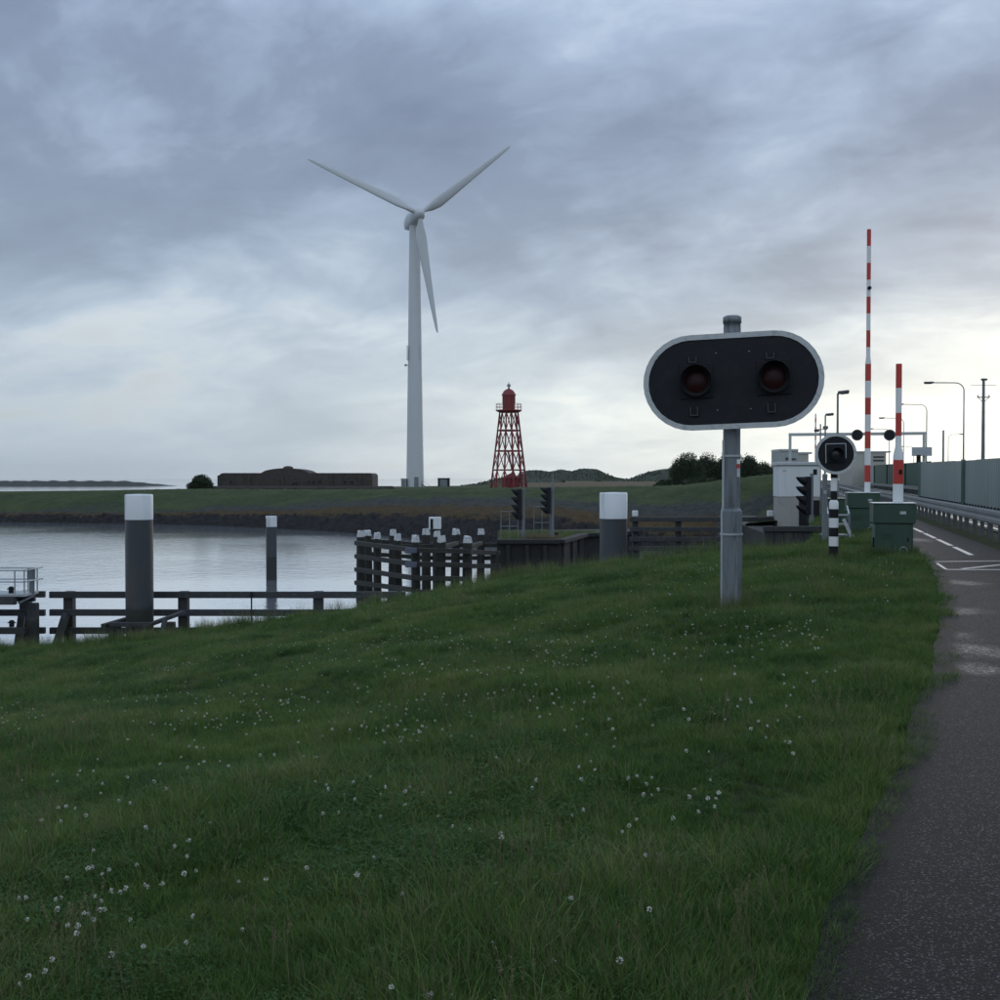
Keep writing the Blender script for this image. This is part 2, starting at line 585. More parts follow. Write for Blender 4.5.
def leaf_mat(name, stops, rough=0.6, nscale=0.6, trans=0.25, hue_noise=True):
    """foliage: colour by patch and by blade"""
    m = bpy.data.materials.new(name)
    m.use_nodes = True
    t = NT(m.node_tree)
    pos = t.n('ShaderNodeNewGeometry').outputs['Position']
    oi = t.n('ShaderNodeObjectInfo').outputs['Random']
    isl = t.n('ShaderNodeNewGeometry').outputs['Random Per Island']
    a = t.noise(pos, nscale, 5, 0.65)
    k = t.math('ADD', t.math('MULTIPLY', a, 1.35), t.math('ADD', t.math('MULTIPLY', oi, 0.30), t.math('MULTIPLY', isl, 0.42)))
    k = t.math('SUBTRACT', k, 0.56)
    c = t.ramp(k, stops)
    b = t.n('ShaderNodeBsdfPrincipled')
    t.set(b.inputs['Base Color'], c)
    b.inputs['Roughness'].default_value = rough
    b.inputs['Specular IOR Level'].default_value = 0.25
    tr = t.n('ShaderNodeBsdfTranslucent')
    t.set(tr.inputs[0], c)
    ms = t.n('ShaderNodeMixShader')
    ms.inputs[0].default_value = trans
    t.set(ms.inputs[1], b.outputs[0])
    t.set(ms.inputs[2], tr.outputs[0])
    o = t.n('ShaderNodeOutputMaterial')
    t.set(o.inputs[0], ms.outputs[0])
    return m


def shore_mat():
    """far bank: dark wet rock, lichen band, grey stone, then grass, by height above the water"""
    m = bpy.data.materials.new('far_shore')
    m.use_nodes = True
    t = NT(m.node_tree)
    pos = t.n('ShaderNodeNewGeometry').outputs['Position']
    X, Y, Z = t.xyz(pos)
    n1 = t.noise(pos, 0.22, 6, 0.65)
    n2 = t.noise(pos, 1.3, 6, 0.7)
    # the bands climb higher towards the lock (attribute written per vertex: height in band units)
    band = t.n('ShaderNodeAttribute', attribute_name='band').outputs['Fac']
    bn_ = t.math('ADD', band, t.math('MULTIPLY', t.math('SUBTRACT', n1, 0.5), 1.7))
    bn_ = t.math('ADD', bn_, t.math('MULTIPLY', t.math('SUBTRACT', n2, 0.5), 0.7))
    rock = t.mix(t.smooth(n2, 0.35, 0.7), (0.012, 0.012, 0.012), (0.030, 0.029, 0.028))
    lich = t.mix(t.smooth(n2, 0.35, 0.65), (0.050, 0.036, 0.018), (0.088, 0.058, 0.022))
    stone = t.mix(t.smooth(n2, 0.35, 0.65), (0.036, 0.040, 0.036), (0.064, 0.067, 0.058))
    grass = t.mix(t.smooth(n1, 0.35, 0.65), (0.032, 0.055, 0.018), (0.062, 0.082, 0.030))
    grass = t.mix(t.math('MULTIPLY', t.smooth(n2, 0.45, 0.75), 0.6), grass, (0.062, 0.064, 0.034))
    c = t.mix(t.smooth(bn_, 0.85, 1.15), rock, lich)
    c = t.mix(t.smooth(bn_, 1.75, 2.1), c, stone)
    c = t.mix(t.smooth(bn_, 2.75, 3.15), c, grass)
    field = t.mix(n2, (0.095, 0.075, 0.045), (0.14, 0.105, 0.065))
    c = t.mix(t.smooth(bn_, 4.6, 5.2), c, field)
    b = t.n('ShaderNodeBsdfPrincipled')
    t.set(b.inputs['Base Color'], c)
    b.inputs['Roughness'].default_value = 0.95
    b.inputs['Specular IOR Level'].default_value = 0.15
    bp = t.n('ShaderNodeBump')
    bp.inputs['Strength'].default_value = 1.0
    bp.inputs['Distance'].default_value = 0.35
    t.set(bp.inputs['Height'], n2)
    t.set(b.inputs['Normal'], bp.outputs[0])
    o = t.n('ShaderNodeOutputMaterial')
    t.set(o.inputs[0], b.outputs[0])
    return m


SPOTS = [(4.35, 10.4, 0.5, 0.7), (4.55, 11.4, 0.4, 0.6), (4.0, 9.3, 0.35, 0.45), (5.3, 13.4, 0.9, 0.6), (7.0, 17.0, 0.5, 0.7), (10.6, 29.0, 0.8, 1.6)]
GROUND, ASPH, ROADM, WATER, SHORE = ground_mat(), asphalt_mat('cycle_path_asphalt', SPOTS), asphalt_mat('road_asphalt', [(20.0, 50.0, 6.0, 30.0)]), water_mat(), shore_mat()
BLADE = leaf_mat('grass_blades', [(0.14, (0.028, 0.070, 0.017)), (0.36, (0.068, 0.143, 0.028)), (0.58, (0.116, 0.186, 0.042)), (0.80, (0.185, 0.205, 0.070)), (0.97, (0.30, 0.27, 0.13))])
CLOVER = leaf_mat('clover_leaves', [(0.2, (0.030, 0.080, 0.018)), (0.8, (0.065, 0.135, 0.030))])
DRY = leaf_mat('dry_stalks', [(0.2, (0.13, 0.115, 0.060)), (0.9, (0.26, 0.23, 0.14))])
LEAF = leaf_mat('shrub_leaves', [(0.2, (0.014, 0.028, 0.010)), (0.55, (0.028, 0.050, 0.016)), (0.95, (0.055, 0.078, 0.026))], nscale=0.8, trans=0.15)
FLOWER = mat('clover_white', (0.62, 0.60, 0.54), 0.8, 0, 0.2, 80)

# ------------------------------------------------------------------ ground, water, path, road
WZ = -4.6                        # water level
EDGE_S = [-20, 0.0, 3.57, 4.2, 5.3, 7.3, 10.5, 15.7, 20.7, 32.8, 60, 700]
EDGE_O = [-0.9, -0.25, 0.03, 0.10, 0.33, 0.65, 1.15, 1.78, 2.20, 2.50, 2.50, 2.50]


def wob(X, Y):
    return (0.035 * np.sin(X * 1.3 + 0.7 * Y) + 0.03 * np.sin(0.9 * Y - 0.5 * X + 1.0) + 0.02 * np.sin(2.7 * X + 1.9 * Y + .3)
            + 0.05 * np.sin(0.31 * X + 0.23 * Y + 2.0))


def zbase(X, Y):
    s = X * RD.x + Y * RD.y
    off = X * RN.x + Y * RN.y
    u = np.interp(s, EDGE_S, EDGE_O) - off
    up = np.maximum(u, 0)
    z = -0.19 * (np.sqrt(up * up + 16.0) - 4.0)
    z = z - 0.03 + wob(X, Y) * np.clip(u / 3.0, 0, 1)
    z = -4.28 + 0.5 * np.logaddexp(0.0, (z + 4.28) / 0.5)          # levels out just above the water
    return z, u


SIL_X = [-250, -100, 0, 60, 130, 200, 260, 330, 400, 450, 520, 600, 660, 700, 770, 800]
SIL_Y = [655, 653, 651, 648, 642, 634, 625, 616, 603, 591, 577, 567, 560, 556, 550, 548]


def y_of(X, Y, Z):
    return HOR + (EYE - Z) * F / Y


YY = np.linspace(8, 60, 1041)
yend_a, yend_v = [], []
for px_ in np.arange(-250, 801, 10):
    a = (px_ - 500) / F
    z, _ = zbase(a * YY, YY)
    ys = y_of(a * YY, YY, z)
    want = np.interp(px_, SIL_X, SIL_Y)
    ok = np.nonzero(ys <= want)[0]
    yend_a.append(a)
    yend_v.append(YY[ok[0]] if len(ok) else 46.0)
yend_v = np.convolve(np.pad(yend_v, 2, mode='edge'), np.ones(5) / 5, mode='valid')


def zground(X, Y):
    """height of the near dike at plan position X, Y"""
    X, Y = np.asarray(X, float), np.asarray(Y, float)
    z, u = zbase(X, Y)
    a = X / np.maximum(Y, 1.0)
    ye = np.interp(a, yend_a, yend_v, left=yend_v[0], right=yend_v[-1])
    over = np.maximum(Y - ye, 0)
    cut = np.clip((3.2 - (3.2 - (u - 2.2))) / 1.0, 0, 1)      # only left of the hut, not under the road
    drop = np.minimum(over * 0.9, 0.25 * over * over) * cut
    return np.maximum(z - drop, -7.5)


def zg(X, Y):
    return float(zground(X, Y))


gx = np.arange(-60, 34.01, 0.4)
gy = np.arange(-10, 62.01, 0.4)
GX, GY = np.meshgrid(gx, gy)
GZ = zground(GX, GY)
nx, ny = len(gx), len(gy)
idx = np.arange(nx * ny).reshape(ny, nx)
quads = np.stack([idx[:-1, :-1], idx[:-1, 1:], idx[1:, 1:], idx[1:, :-1]], -1).reshape(-1, 4)
o = link('grass_bank_ground', np_mesh('grass_bank_ground', np.stack([GX, GY, GZ], -1).reshape(-1, 3), quads, GROUND, True))
tag(o, 'sloping grass bank running down from the path to the water', 'ground', kind='structure')

# the road embankment further on
sec = [(-2.7, -7.5), (-2.5, -0.42), (-1.5, -0.28), (1.5, -0.10), (2.4, -0.05), (45, -0.05), (80, -0.3), (120, -5)]
ss = np.concatenate([np.arange(50, 130, 4), np.arange(130, 901, 35)])
vs = [rd(s, off, z) for s in ss for off, z in sec]
k = len(sec)
qs = [(i * k + j, i * k + j + 1, (i + 1) * k + j + 1, (i + 1) * k + j) for i in range(len(ss) - 1) for j in range(k - 1)]
o = link('road_embankment', np_mesh('road_embankment', [tuple(v) for v in vs], qs, GROUND))
tag(o, 'low grassy embankment that carries the road past the lock', 'ground', kind='structure')

# water to the horizon
o = MB().add([(-7000, -300, WZ), (7000, -300, WZ), (7000, 9000, WZ), (-7000, 9000, WZ)], [(0, 1, 2, 3)]).build('water', WATER)
tag(o, 'grey rippled harbour water and open sea reaching the horizon', 'water', kind='structure')


def strip(name, s_list, o0, o1, z, m, parent=None):
    vs, fs = [], []
    for s in s_list:
        a, b = (o0(s) if callable(o0) else o0), (o1(s) if callable(o1) else o1)
        vs += [rd(s, a, z), rd(s, b, z)]
    for i in range(len(s_list) - 1):
        fs.append((2 * i, 2 * i + 1, 2 * i + 3, 2 * i + 2))
    return MB().add(vs, fs).build(name, m, parent)


def jag(s):
    return 0.02 * math.sin(s * 2.1) + 0.008 * math.sin(s * 9.7 + 1)


sl = [x * 0.12 - 8 for x in range(0, 420)] + [43 + i * 3 for i in range(1, 160)]
pv, pf, pa = [], [], []
for s_ in sl:
    e_ = float(np.interp(s_, EDGE_S, EDGE_O)) + jag(s_) * (1 if s_ < 30 else 0) - 0.04
    r_ = float(np.interp(s_, [-20, 5, 20, 700], [3.4, 3.7, 4.15, 4.2]))
    for o_, a_ in ((e_, 1.0), (e_ + 0.10, 0.80), (e_ + 0.26, 0.35), (e_ + 0.6, 0.0), (r_ - 0.5, 0.0), (r_, 0.9)):
        pv.append(tuple(rd(s_, o_, 0.006)))
        pa.append(a_)
for i in range(len(sl) - 1):
    for j in range(5):
        pf.append((6 * i + j, 6 * i + j + 1, 6 * i + j + 7, 6 * i + j + 6))
me = np_mesh('cycle_path', pv, pf, ASPH)
me.attributes.new('edge', 'FLOAT', 'POINT').data.foreach_set('value', np.asarray(pa, np.float32))
path = link('cycle_path', me)
tag(path, 'dark damp asphalt cycle path along the grass bank', 'path', kind='structure')
road = strip('road', [-20 + i * 5 for i in range(0, 150)], 5.5, 10.3, 0.0, ROADM)
tag(road, 'wet asphalt road behind the guardrail', 'road', kind='structure')
# markings (children of the surface they are painted on)
for s0, s1 in ((24.8, 27.6), (28.1, 30.9), (31.4, 34.2), (34.7, 37.5), (38.0, 40.8), (41.3, 44.1), (44.6, 47.4), (47.9, 50.7), (51.2, 54.0), (54.5, 57.3)):
    strip('centre_line_dash', [s0, s1], 3.27, 3.38, 0.011, paint, path)


def quadmark(p, q, wd, z=0.011):
    p, q = Vector(p), Vector(q)
    d = (q - p).normalized()
    r = Vector((-d.y, d.x, 0)) * wd / 2
    pts = [p - r, p + r, q + r, q - r]
    MB().add([(a.x, a.y, z) for a in pts], [(3, 2, 1, 0)]).build('transverse_line', paint, path)


def gp(x, y):
    """ground point (z = 0) seen at a pixel"""
    return at(x, y, EYE * F / (y - HOR))


quadmark(gp(935, 562.3), gp(1040, 561.0), 0.10)
quadmark(gp(946, 570.2), gp(1050, 570.4), 0.10)
quadmark(gp(962, 569.6), gp(1032, 562.2), 0.09, 0.0125)
quadmark(gp(937, 564.0), gp(946, 570.0), 0.05, 0.0125)
for k in range(-1, 40):
    strip('lane_dash', [k * 12, k * 12 + 3], 7.9, 8.02, 0.005, paint, road)
strip('edge_line', [-20, 300], 5.75, 5.87, 0.005, paint, road)
strip('edge_line', [-20, 300], 9.95, 10.07, 0.005, paint, road)

# ------------------------------------------------------------------ far shore
T = [  # pixel column, water edge, crest distance, crest height, far edge
    (-420, 178, 205, -.9, 216), (-200, 165, 190, -.8, 206), (0, 157, 180, -.75, 205), (100, 152, 178, -.45, 205), (190, 147, 176, -.15, 218), (300, 133, 172, -.2, 250),
    (375, 122, 165, -.1, 268), (450, 104, 155, .15, 275), (486, 101, 150, .2, 285), (520, 100, 148, .3, 900), (600, 98, 140, .45, 1400), (660, 97, 130, .6, 1500),
    (700, 97, 122, 1.0, 1500), (740, 97, 116, 1.6, 1500), (780, 97, 113, 2.0, 1500), (812, 97, 113, 1.9, 1500)]
Ta = [(r[0] - 500) / F for r in T]
cols = np.concatenate([np.linspace(Ta[0], -0.47, 30), np.linspace(-0.465, Ta[-1], 340)])
De, Dc, Zc, Df = (np.interp(cols, Ta, [r[i] for r in T]) for i in (1, 2, 3, 4))
prof_t = np.concatenate([np.linspace(-0.12, 1, 44), np.linspace(1.03, 1.3, 8)])
rows_v, rows_b = [], []
rb = np.interp(cols, [-0.6, -0.36, -0.2, -0.1, 0.05, 0.14, 0.3], [0.15, 0.16, 0.20, 0.28, 0.28, 0.12, 0.10])      # how far the dark rock reaches up the slope
rs = np.interp(cols, [-0.6, -0.3, -0.2, -0.1, -0.02, 0.15, 0.3], [0.21, 0.22, 0.34, 0.58, 0.62, 0.48, 0.45])   # where the grass begins
for t_ in prof_t:
    Yr = De + (Dc - De) * t_
    tt = np.clip(t_, 0, 1)
    z = WZ + (Zc - WZ) * np.sin(tt * math.pi / 2) ** (0.93) + (t_ * 9 if t_ < 0 else 0)
    if t_ > 1:
        z = Zc - 0.12 * (t_ - 1) / 0.3 * np.ones_like(z)
    jit = nrg.normal(0, 1, len(cols))
    amp = np.where(tt < rb, 0.16, 0.06) * (1 if 0.0 < t_ < 1.2 else 0)
    rows_v.append(np.stack([cols * Yr, Yr, z + jit * amp], -1))
    band = np.interp(t_, [0, 1], [0, 1]) * np.ones_like(cols)
    b = np.where(band < rb, band / rb, np.where(band < rs, 1 + 2 * (band - rb) / (rs - rb), 3 + (band - rs) / (1 - rs)))
    rows_b.append(b)
last = Dc + (Dc - De) * 0.3
for q in (0.0, 0.06, 0.15, 0.3, 0.6, 0.97, 1.0):
    if q == 0.0:
        continue
    Yr = last + np.maximum(Df - last, 2) * q
    z = Zc * 0.6 - 0.25 - 0.15 * q if q < 1 else np.full_like(Zc, -7.0)
    rows_v.append(np.stack([cols * Yr, Yr, z * np.ones_like(Yr)], -1))
    fld = np.clip((cols + 0.01) / 0.04, 0, 1) * (1.9 if q > 0.02 else 0)
    rows_b.append(3.9 + fld if q < 1 else np.zeros_like(cols))
V = np.stack(rows_v, 0)
B = np.stack(rows_b, 0)
ny, nx = V.shape[:2]
idx = np.arange(nx * ny).reshape(ny, nx)
quads = np.stack([idx[:-1, :-1], idx[:-1, 1:], idx[1:, 1:], idx[1:, :-1]], -1).reshape(-1, 4)
me = np_mesh('far_shore', V.reshape(-1, 3), quads, SHORE, False)
at_ = me.attributes.new('band', 'FLOAT', 'POINT')
at_.data.foreach_set('value', B.reshape(-1).astype(np.float32))
o = link('far_shore', me)
tag(o, 'grassy far shore with stone and lichen covered foot', 'terrain', kind='structure')

# the low breakwater out at sea
vs, fs = [], []
n_ = 160
for i in range(n_):
    x = -560 + i * (190 + 560) / (n_ - 1)
    Yd = 880
    X = (x - 500) / F * Yd
    tip = min(1.0, (n_ - 1 - i) / 14.0)
    h = (WZ - 1.0) + (4.9 + 0.35 * math.sin(i * 1.7) + 0.25 * math.sin(i * 3.1)) * tip
    for dy_, zz in ((-9, WZ - 1.2), (-3, h - 0.25 * rng.random()), (3, h), (9, WZ - 1.2)):
        vs.append((X, Yd + dy_, zz))
for i in range(n_ - 1):
    for j in range(3):
        fs.append((i * 4 + j, (i + 1) * 4 + j, (i + 1) * 4 + j + 1, i * 4 + j + 1))
BRK = mat('breakwater_stone', (0.055, 0.060, 0.055), 0.95, 0, 0.4, 0.1, coord='Object')
o = MB().add(vs, fs).build('breakwater', BRK)
tag(o, 'long low dark breakwater out at sea on the left', 'terrain', kind='structure')

# ------------------------------------------------------------------ shape helpers for the objects


def frame(c, fwd, roll=0.0):
    """matrix with local -y pointing along fwd (the way a thing faces), z up, origin at c"""
    f_ = Vector(fwd).normalized()
    x = Vector((0, 0, 1)).cross(-f_).normalized() * -1
    x = (-f_).cross(Vector((0, 0, 1))).normalized()
    u = x.cross(-f_).normalized()
    R = Matrix((x, -f_, u)).transposed().to_4x4()
    return Matrix.Translation(Vector(c)) @ R @ Matrix.Rotation(-roll, 4, 'Y')


def visor(mb, M, r, L, short=0.3, n=20, t=0.012):
    """signal hood along local -y, long at the top and cut back at the bottom"""
    vs, fs = [], []
    for k in range(n):
        th = 2 * math.pi * k / n
        ln = L * (short + (1 - short) * (math.cos(th) + 1) / 2)
        for rr in (r, r - t):
            x, z = rr * math.sin(th), rr * math.cos(th)
            vs += [M @ Vector((x, 0, z)), M @ Vector((x, -ln, z))]
    for k in range(n):
        j = (k + 1) % n
        a, b = 4 * k, 4 * j
        fs += [(a, a + 1, b + 1, b), (a + 3, a + 2, b + 2, b + 3), (a + 1, a + 3, b + 3, b + 1)]
    mb.add(vs, fs, True)
    return mb


def disc(mb, M, r, dome=0.03, n=20):
    vs = [M @ Vector((0, -dome, 0))]
    for q in (0.5, 1.0):
        for k in range(n):
            th = 2 * math.pi * k / n
            vs.append(M @ Vector((r * q * math.cos(th), -dome * (1 - q * q), r * q * math.sin(th))))
    fs = [(0, 1 + (k + 1) % n, 1 + k) for k in range(n)]
    fs += [(1 + k, 1 + (k + 1) % n, 1 + n + (k + 1) % n, 1 + n + k) for k in range(n)]
    return mb.add(vs, fs, True)


def circ(r, n=32):
    return [(r * math.cos(2 * math.pi * k / n), r * math.sin(2 * math.pi * k / n)) for k in range(n)]


def stadium(w2, r, n=16):
    """outline of a wide rounded board: half-width w2, end radius r"""
    c = w2 - r
    pts = []
    for k in range(n + 1):
        t = -math.pi / 2 + math.pi * k / n
        pts.append((c + r * math.cos(t), r * math.sin(t)))
    for k in range(n + 1):
        t = math.pi / 2 + math.pi * k / n
        pts.append((-c + r * math.cos(t), r * math.sin(t)))
    return pts


def solve_ground(x, y, lo=8.0, hi=45.0):
    """distance at which the pixel's ray meets the near bank"""
    for k in range(400):
        Y = lo + (hi - lo) * k / 399
        p = at(x, y, Y)
        if p.z <= zg(p.x, Y):
            return Y
    return hi


def stripes(name, mats, base, dirv, bounds, radii, parent, n=14):
    """a round pole made of painted bands, each band a part"""
    dirv = Vector(dirv).normalized()
    for i in range(len(bounds) - 1):
        a, b = bounds[i], bounds[i + 1]
        m, r0, r1 = mats[i], radii[i][0], radii[i][1]
        MB().tube([Vector(base) + dirv * a, Vector(base) + dirv * b], [r0, r1], n).build(name, m, parent)


# ------------------------------------------------------------------ the large warning signal on its post
Yb = solve_ground(731, 612)
B0 = at(731, 612, Yb)
B0.z = zg(B0.x, B0.y) - 0.03
sig = thing('warning_signal', B0, 'big black oval twin-lamp warning signal with white rim on a grey steel post', 'traffic signal')
kx = Yb / F
zt = lambda y: at(731, y, Yb).z


def octpost(z0, z1, r, m, name, par, x=B0.x, y=B0.y):
    return MB().tube([(x, y, z0), (x, y, z1)], r / math.cos(math.pi / 8), 8, smooth=False).build(name, m, par)


octpost(B0.z, zt(511), 0.132, galv, 'post_sleeve', sig)
MB().tube([(B0.x, B0.y, zt(511)), (B0.x, B0.y, zt(508))], [0.142, 0.113], 8, smooth=False).build('sleeve_collar', galv, sig)
octpost(zt(508), zt(327), 0.105, galv, 'post', sig)
MB().lathe((B0.x, B0.y, zt(321)), [(0.112, -0.10), (0.112, -0.03), (0.122, -0.03), (0.122, 0.045), (0.09, 0.066), (0.0, 0.072)], 16).build('post_cap', galv, sig)
MB().tube([(B0.x - 0.128, B0.y - 0.04, B0.z), (B0.x - 0.128, B0.y - 0.04, zt(512)), (B0.x - 0.114, B0.y - 0.04, zt(506)), (B0.x - 0.114, B0.y - 0.04, zt(440))], 0.018, 8).build('cable_conduit', galv_l, sig)
for y_, r_ in ((456, 0.121), (534, 0.150)):
    MB().tube([(B0.x, B0.y, zt(y_ + 1)), (B0.x, B0.y, zt(y_ - 1))], r_, 16).build('clamp_band', galv_l, sig)
for (y0, y1, m_) in ((459.5, 464, whitep), (464, 468.5, stick_r), (468.5, 477, rimw)):
    MB().box((B0.x + 0.068, B0.y - 0.104, (zt(y0) + zt(y1)) / 2), (0.045, 0.006, zt(y0) - zt(y1)), rz=0.35).build('sticker', m_, sig)
# the board
yaw = math.radians(12)
C = at(732.5, 381, Yb - 0.20)
M = frame(C, (-math.sin(yaw), -math.cos(yaw), 0), roll=math.radians(1.9))
hw = 86.5 * (Yb - .2) / F / math.cos(yaw)
hr = 47.8 * (Yb - .2) / F
rim_w = 0.068
MB().prism(stadium(hw - rim_w, hr - rim_w), 0.035, M).build('board', blackb, sig)
MB().ring(stadium(hw, hr), stadium(hw - rim_w, hr - rim_w), -0.03, 0.03, M).build('rim', rimw, sig)
lens_dx = 37.0 * (Yb - .2) / F / math.cos(yaw)
for sx in (-1, 1):
    Ml = M @ Matrix.Translation((sx * lens_dx + 0.03, -0.018, 0.02))
    hs = MB().box((0, 0, 0), (0.44, 0.03, 0.46), bev=0.01)
    hs.v = [tuple(Ml @ Vector(p)) for p in hs.v]
    lm = hs.build('lamp_housing', blackp, sig)
    Mh = M @ Matrix.Translation((sx * lens_dx + 0.03, -0.034, 0.02))
    disc(MB(), Mh, 0.155, 0.035).build('lens', lensm, lm, org=sig.location)
    visor(MB(), Mh, 0.205, 0.20, 0.45, 28).build('hood', blackp, lm, org=sig.location)
    for zc, hh in ((0.30, 0.07), (-0.37, 0.11)):
        br = MB()
        for dxx in (-0.045, 0.045):
            br.box((dxx, 0, 0), (0.014, 0.03, hh))
        br.box((0, 0, -hh / 2), (0.104, 0.03, 0.014))
        Mb = M @ Matrix.Translation((sx * lens_dx - 0.01, -0.034, zc))
        br.v = [tuple(Mb @ Vector(p)) for p in br.v]
        br.build('bracket', galv_dk, sig)
for bx_ in (-0.20, 0.22):
    for bz_ in (0.37, -0.37):
        Mb = M @ Matrix.Translation((bx_, -0.018, bz_))
        disc(MB(), Mb, 0.008, 0.006, 8).build('rivet', galv_l, sig)
for bz_ in (0.28, -0.28):
    Mb = M @ Matrix.Translation((0, 0.055, bz_))
    b_ = MB().box((0, 0, 0), (0.5, 0.06, 0.08), bev=0.006)
    b_.v = [tuple(Mb @ Vector(p)) for p in b_.v]
    b_.build('back_bracket', galv, sig)

# ------------------------------------------------------------------ barriers


def cabinet(base, w_, d_, h_, rz, par, wlow):
    """machine housing: lower body, wider upper body, lid, round mark, door handle"""
    R = Matrix.Translation(base) @ Matrix.Rotation(rz, 4, 'Z')

    def put(mb, name, m, p=par):
        mb.v = [tuple(R @ Vector(q)) for q in mb.v]
        return mb.build(name, m, p, org=par.location)
    up = h_ * 0.36
    put(MB().box((0, 0, 0.02), (w_ * wlow + 0.1, d_ * wlow + 0.1, 0.10), bev=0.01), 'plinth', conc)
    body = put(MB().box((0, 0, (h_ - up) / 2 + 0.05), (w_ * wlow, d_ * wlow, h_ - up - 0.1), bev=0.012), 'lower_housing', greenp)
    put(MB().box((0, 0, h_ - up / 2), (w_, d_, up), bev=0.015), 'upper_housing', greenp)
    put(MB().box((0, 0, h_ + 0.0115), (w_ + 0.03, d_ + 0.03, 0.022), bev=0.006), 'lid', rimw)
    put(MB().box((0, -d_ * wlow / 2 - 0.003, (h_ - up) / 2 + 0.05), (w_ * wlow * 0.9, 0.006, (h_ - up) * 0.84)), 'door', greenp, body)
    Mr = R @ Matrix.Translation((w_ * 0.22, -d_ * wlow / 2 - 0.008, 0.17))
    n = 14
    out = [(0.085 * math.cos(a), 0.085 * math.sin(a)) for a in [math.radians(-55 + 290 * k / n) for k in range(n + 1)]]
    inn = [(0.065 * math.cos(a), 0.065 * math.sin(a)) for a in [math.radians(-55 + 290 * k / n) for k in range(n + 1)]]
    vs = [Mr @ Vector((x, -0.003, z)) for x, z in out] + [Mr @ Vector((x, -0.003, z)) for x, z in inn]
    m_ = MB().add(vs, [(i, i + 1, n + 2 + i, n + 1 + i) for i in range(n)])
    m_.build('round_mark', galv_l, body, org=par.location)
    for k in range(4):
        put(MB().box((-w_ * 0.18, -d_ * wlow / 2 - 0.010, (h_ - up) * 0.72 - 0.035 * k), (w_ * 0.26, 0.012, 0.014)), 'vent_slat', greenp, body)
    put(MB().box((w_ * wlow * 0.36, -d_ * wlow / 2 - 0.012, (h_ - up) * 0.55), (0.025, 0.03, 0.09), bev=0.006), 'door_handle', blackp, body)
    put(MB().box((w_ * 0.2, -d_ / 2 - 0.003, h_ - up * 0.45), (0.12, 0.006, 0.06)), 'plate', rimw)
    for sx in (-1, 1):
        put(MB().box((sx * (w_ / 2 - 0.05), -d_ / 2 - 0.005, h_ - 0.05), (0.03, 0.012, 0.03), bev=0.004), 'bolt', galv_dk)
    put(MB().bar((-w_ / 2 - 0.05, -d_ * 0.3, h_ - up - 0.02), (-w_ / 2 * wlow - 0.0, -d_ * 0.3, h_ - up - 0.08), 0.02, 0.02), 'latch', galv_l, body)
    put(MB().box((-w_ * wlow / 2 - 0.015, -d_ * 0.2, (h_ - up) * 0.45), (0.03, 0.05, 0.2)), 'hinge', blackp, body)


def barrier(base, label, boom_x, ys, red_first, Y, rthin, rthick, thick_from, cab, rz):
    t = thing('road_barrier', base, label, 'barrier', 'raised red and white barriers')
    cabinet(base, cab[0], cab[1], cab[2], rz, t, 0.90)
    bx0 = at(boom_x, HOR, Y - 0.05)
    bx0 = Vector((bx0.x, Y - 0.02, 0))
    zz = [at(boom_x, y, Y).z for y in ys]
    for i in range(len(zz) - 1):
        mm = redp if (i % 2 == 0) == red_first else whitep
        if zz[i + 1] >= thick_from - 0.03:
            r0 = r1 = rthin
        elif zz[i] <= thick_from + 0.03:
            r0 = r1 = rthick
        else:
            r0, r1 = None, None
        mb = MB()
        if r0 is None:
            mb.tube([(bx0.x, bx0.y, zz[i + 1]), (bx0.x, bx0.y, thick_from - 0.10), (bx0.x, bx0.y, thick_from + 0.10), (bx0.x, bx0.y, zz[i])], [rthick, rthick, rthin, rthin], 14)
        else:
            mb.tube([(bx0.x, bx0.y, zz[i + 1]), (bx0.x, bx0.y, zz[i])], r0, 14)
        mb.build('boom_band', mm, t)
    return t, bx0


Y1 = 23.3
b1 = at(892, 556, Y1)
b1.z = zg(b1.x, b1.y) - 0.02
cab1 = (0.83, 0.72, at(892, 503.5, Y1).z - b1.z)
t1, bb = barrier(b1, 'short red and white barrier boom raised from green cabinet beside the path, nearest one', 898.7, [364, 388.2, 413, 436, 460, 484, 503], True, Y1, 0.062, 0.105, at(899, 451, Y1).z, cab1, -0.22)
MB().box((bb.x + 0.01, bb.y - 0.107, at(899, 472, Y1).z), (0.07, 0.006, 0.10), rz=0.0).build('emblem', blackp, t1)
Y2 = 33.0
b2 = at(862, 541, Y2)
b2.z = zg(b2.x, b2.y) - 0.02
cab2 = (0.92, 0.80, at(862, 493, Y2).z - b2.z)
ys2 = [229.6 + 16.83 * i for i in range(16)] + [493]
t2, bb2 = barrier(b2, 'tall thin red and white barrier boom raised from the green cabinet behind', 867.8, ys2, True, Y2, 0.060, 0.085, at(868, 360, Y2).z, cab2, -0.22)
MB().tube([(bb2.x, bb2.y - 0.10, at(868, 288.5, Y2).z), (bb2.x, bb2.y - 0.03, at(868, 288.5, Y2).z)], 0.055, 12).build('boom_lamp', blackp, t2)
# far barrier, only its boom is seen
Y3 = 128
b3 = at(815.3, 480, Y3)
b3.z = -0.25
t3 = thing('road_barrier', b3, 'far slender barrier boom standing upright behind the white lock hut', 'barrier', 'raised red and white barriers')
MB().box((b3.x, b3.y, 0.6), (0.9, 0.8, 1.7), bev=0.02).build('housing', greenp, t3)
zz = [1.45 + 0.5 * i for i in range(16)]
for i in range(15):
    MB().tube([(b3.x, b3.y, zz[i]), (b3.x, b3.y, zz[i + 1])], 0.085, 8).build('boom_band', whitep if i % 2 == 0 else redp, t3)

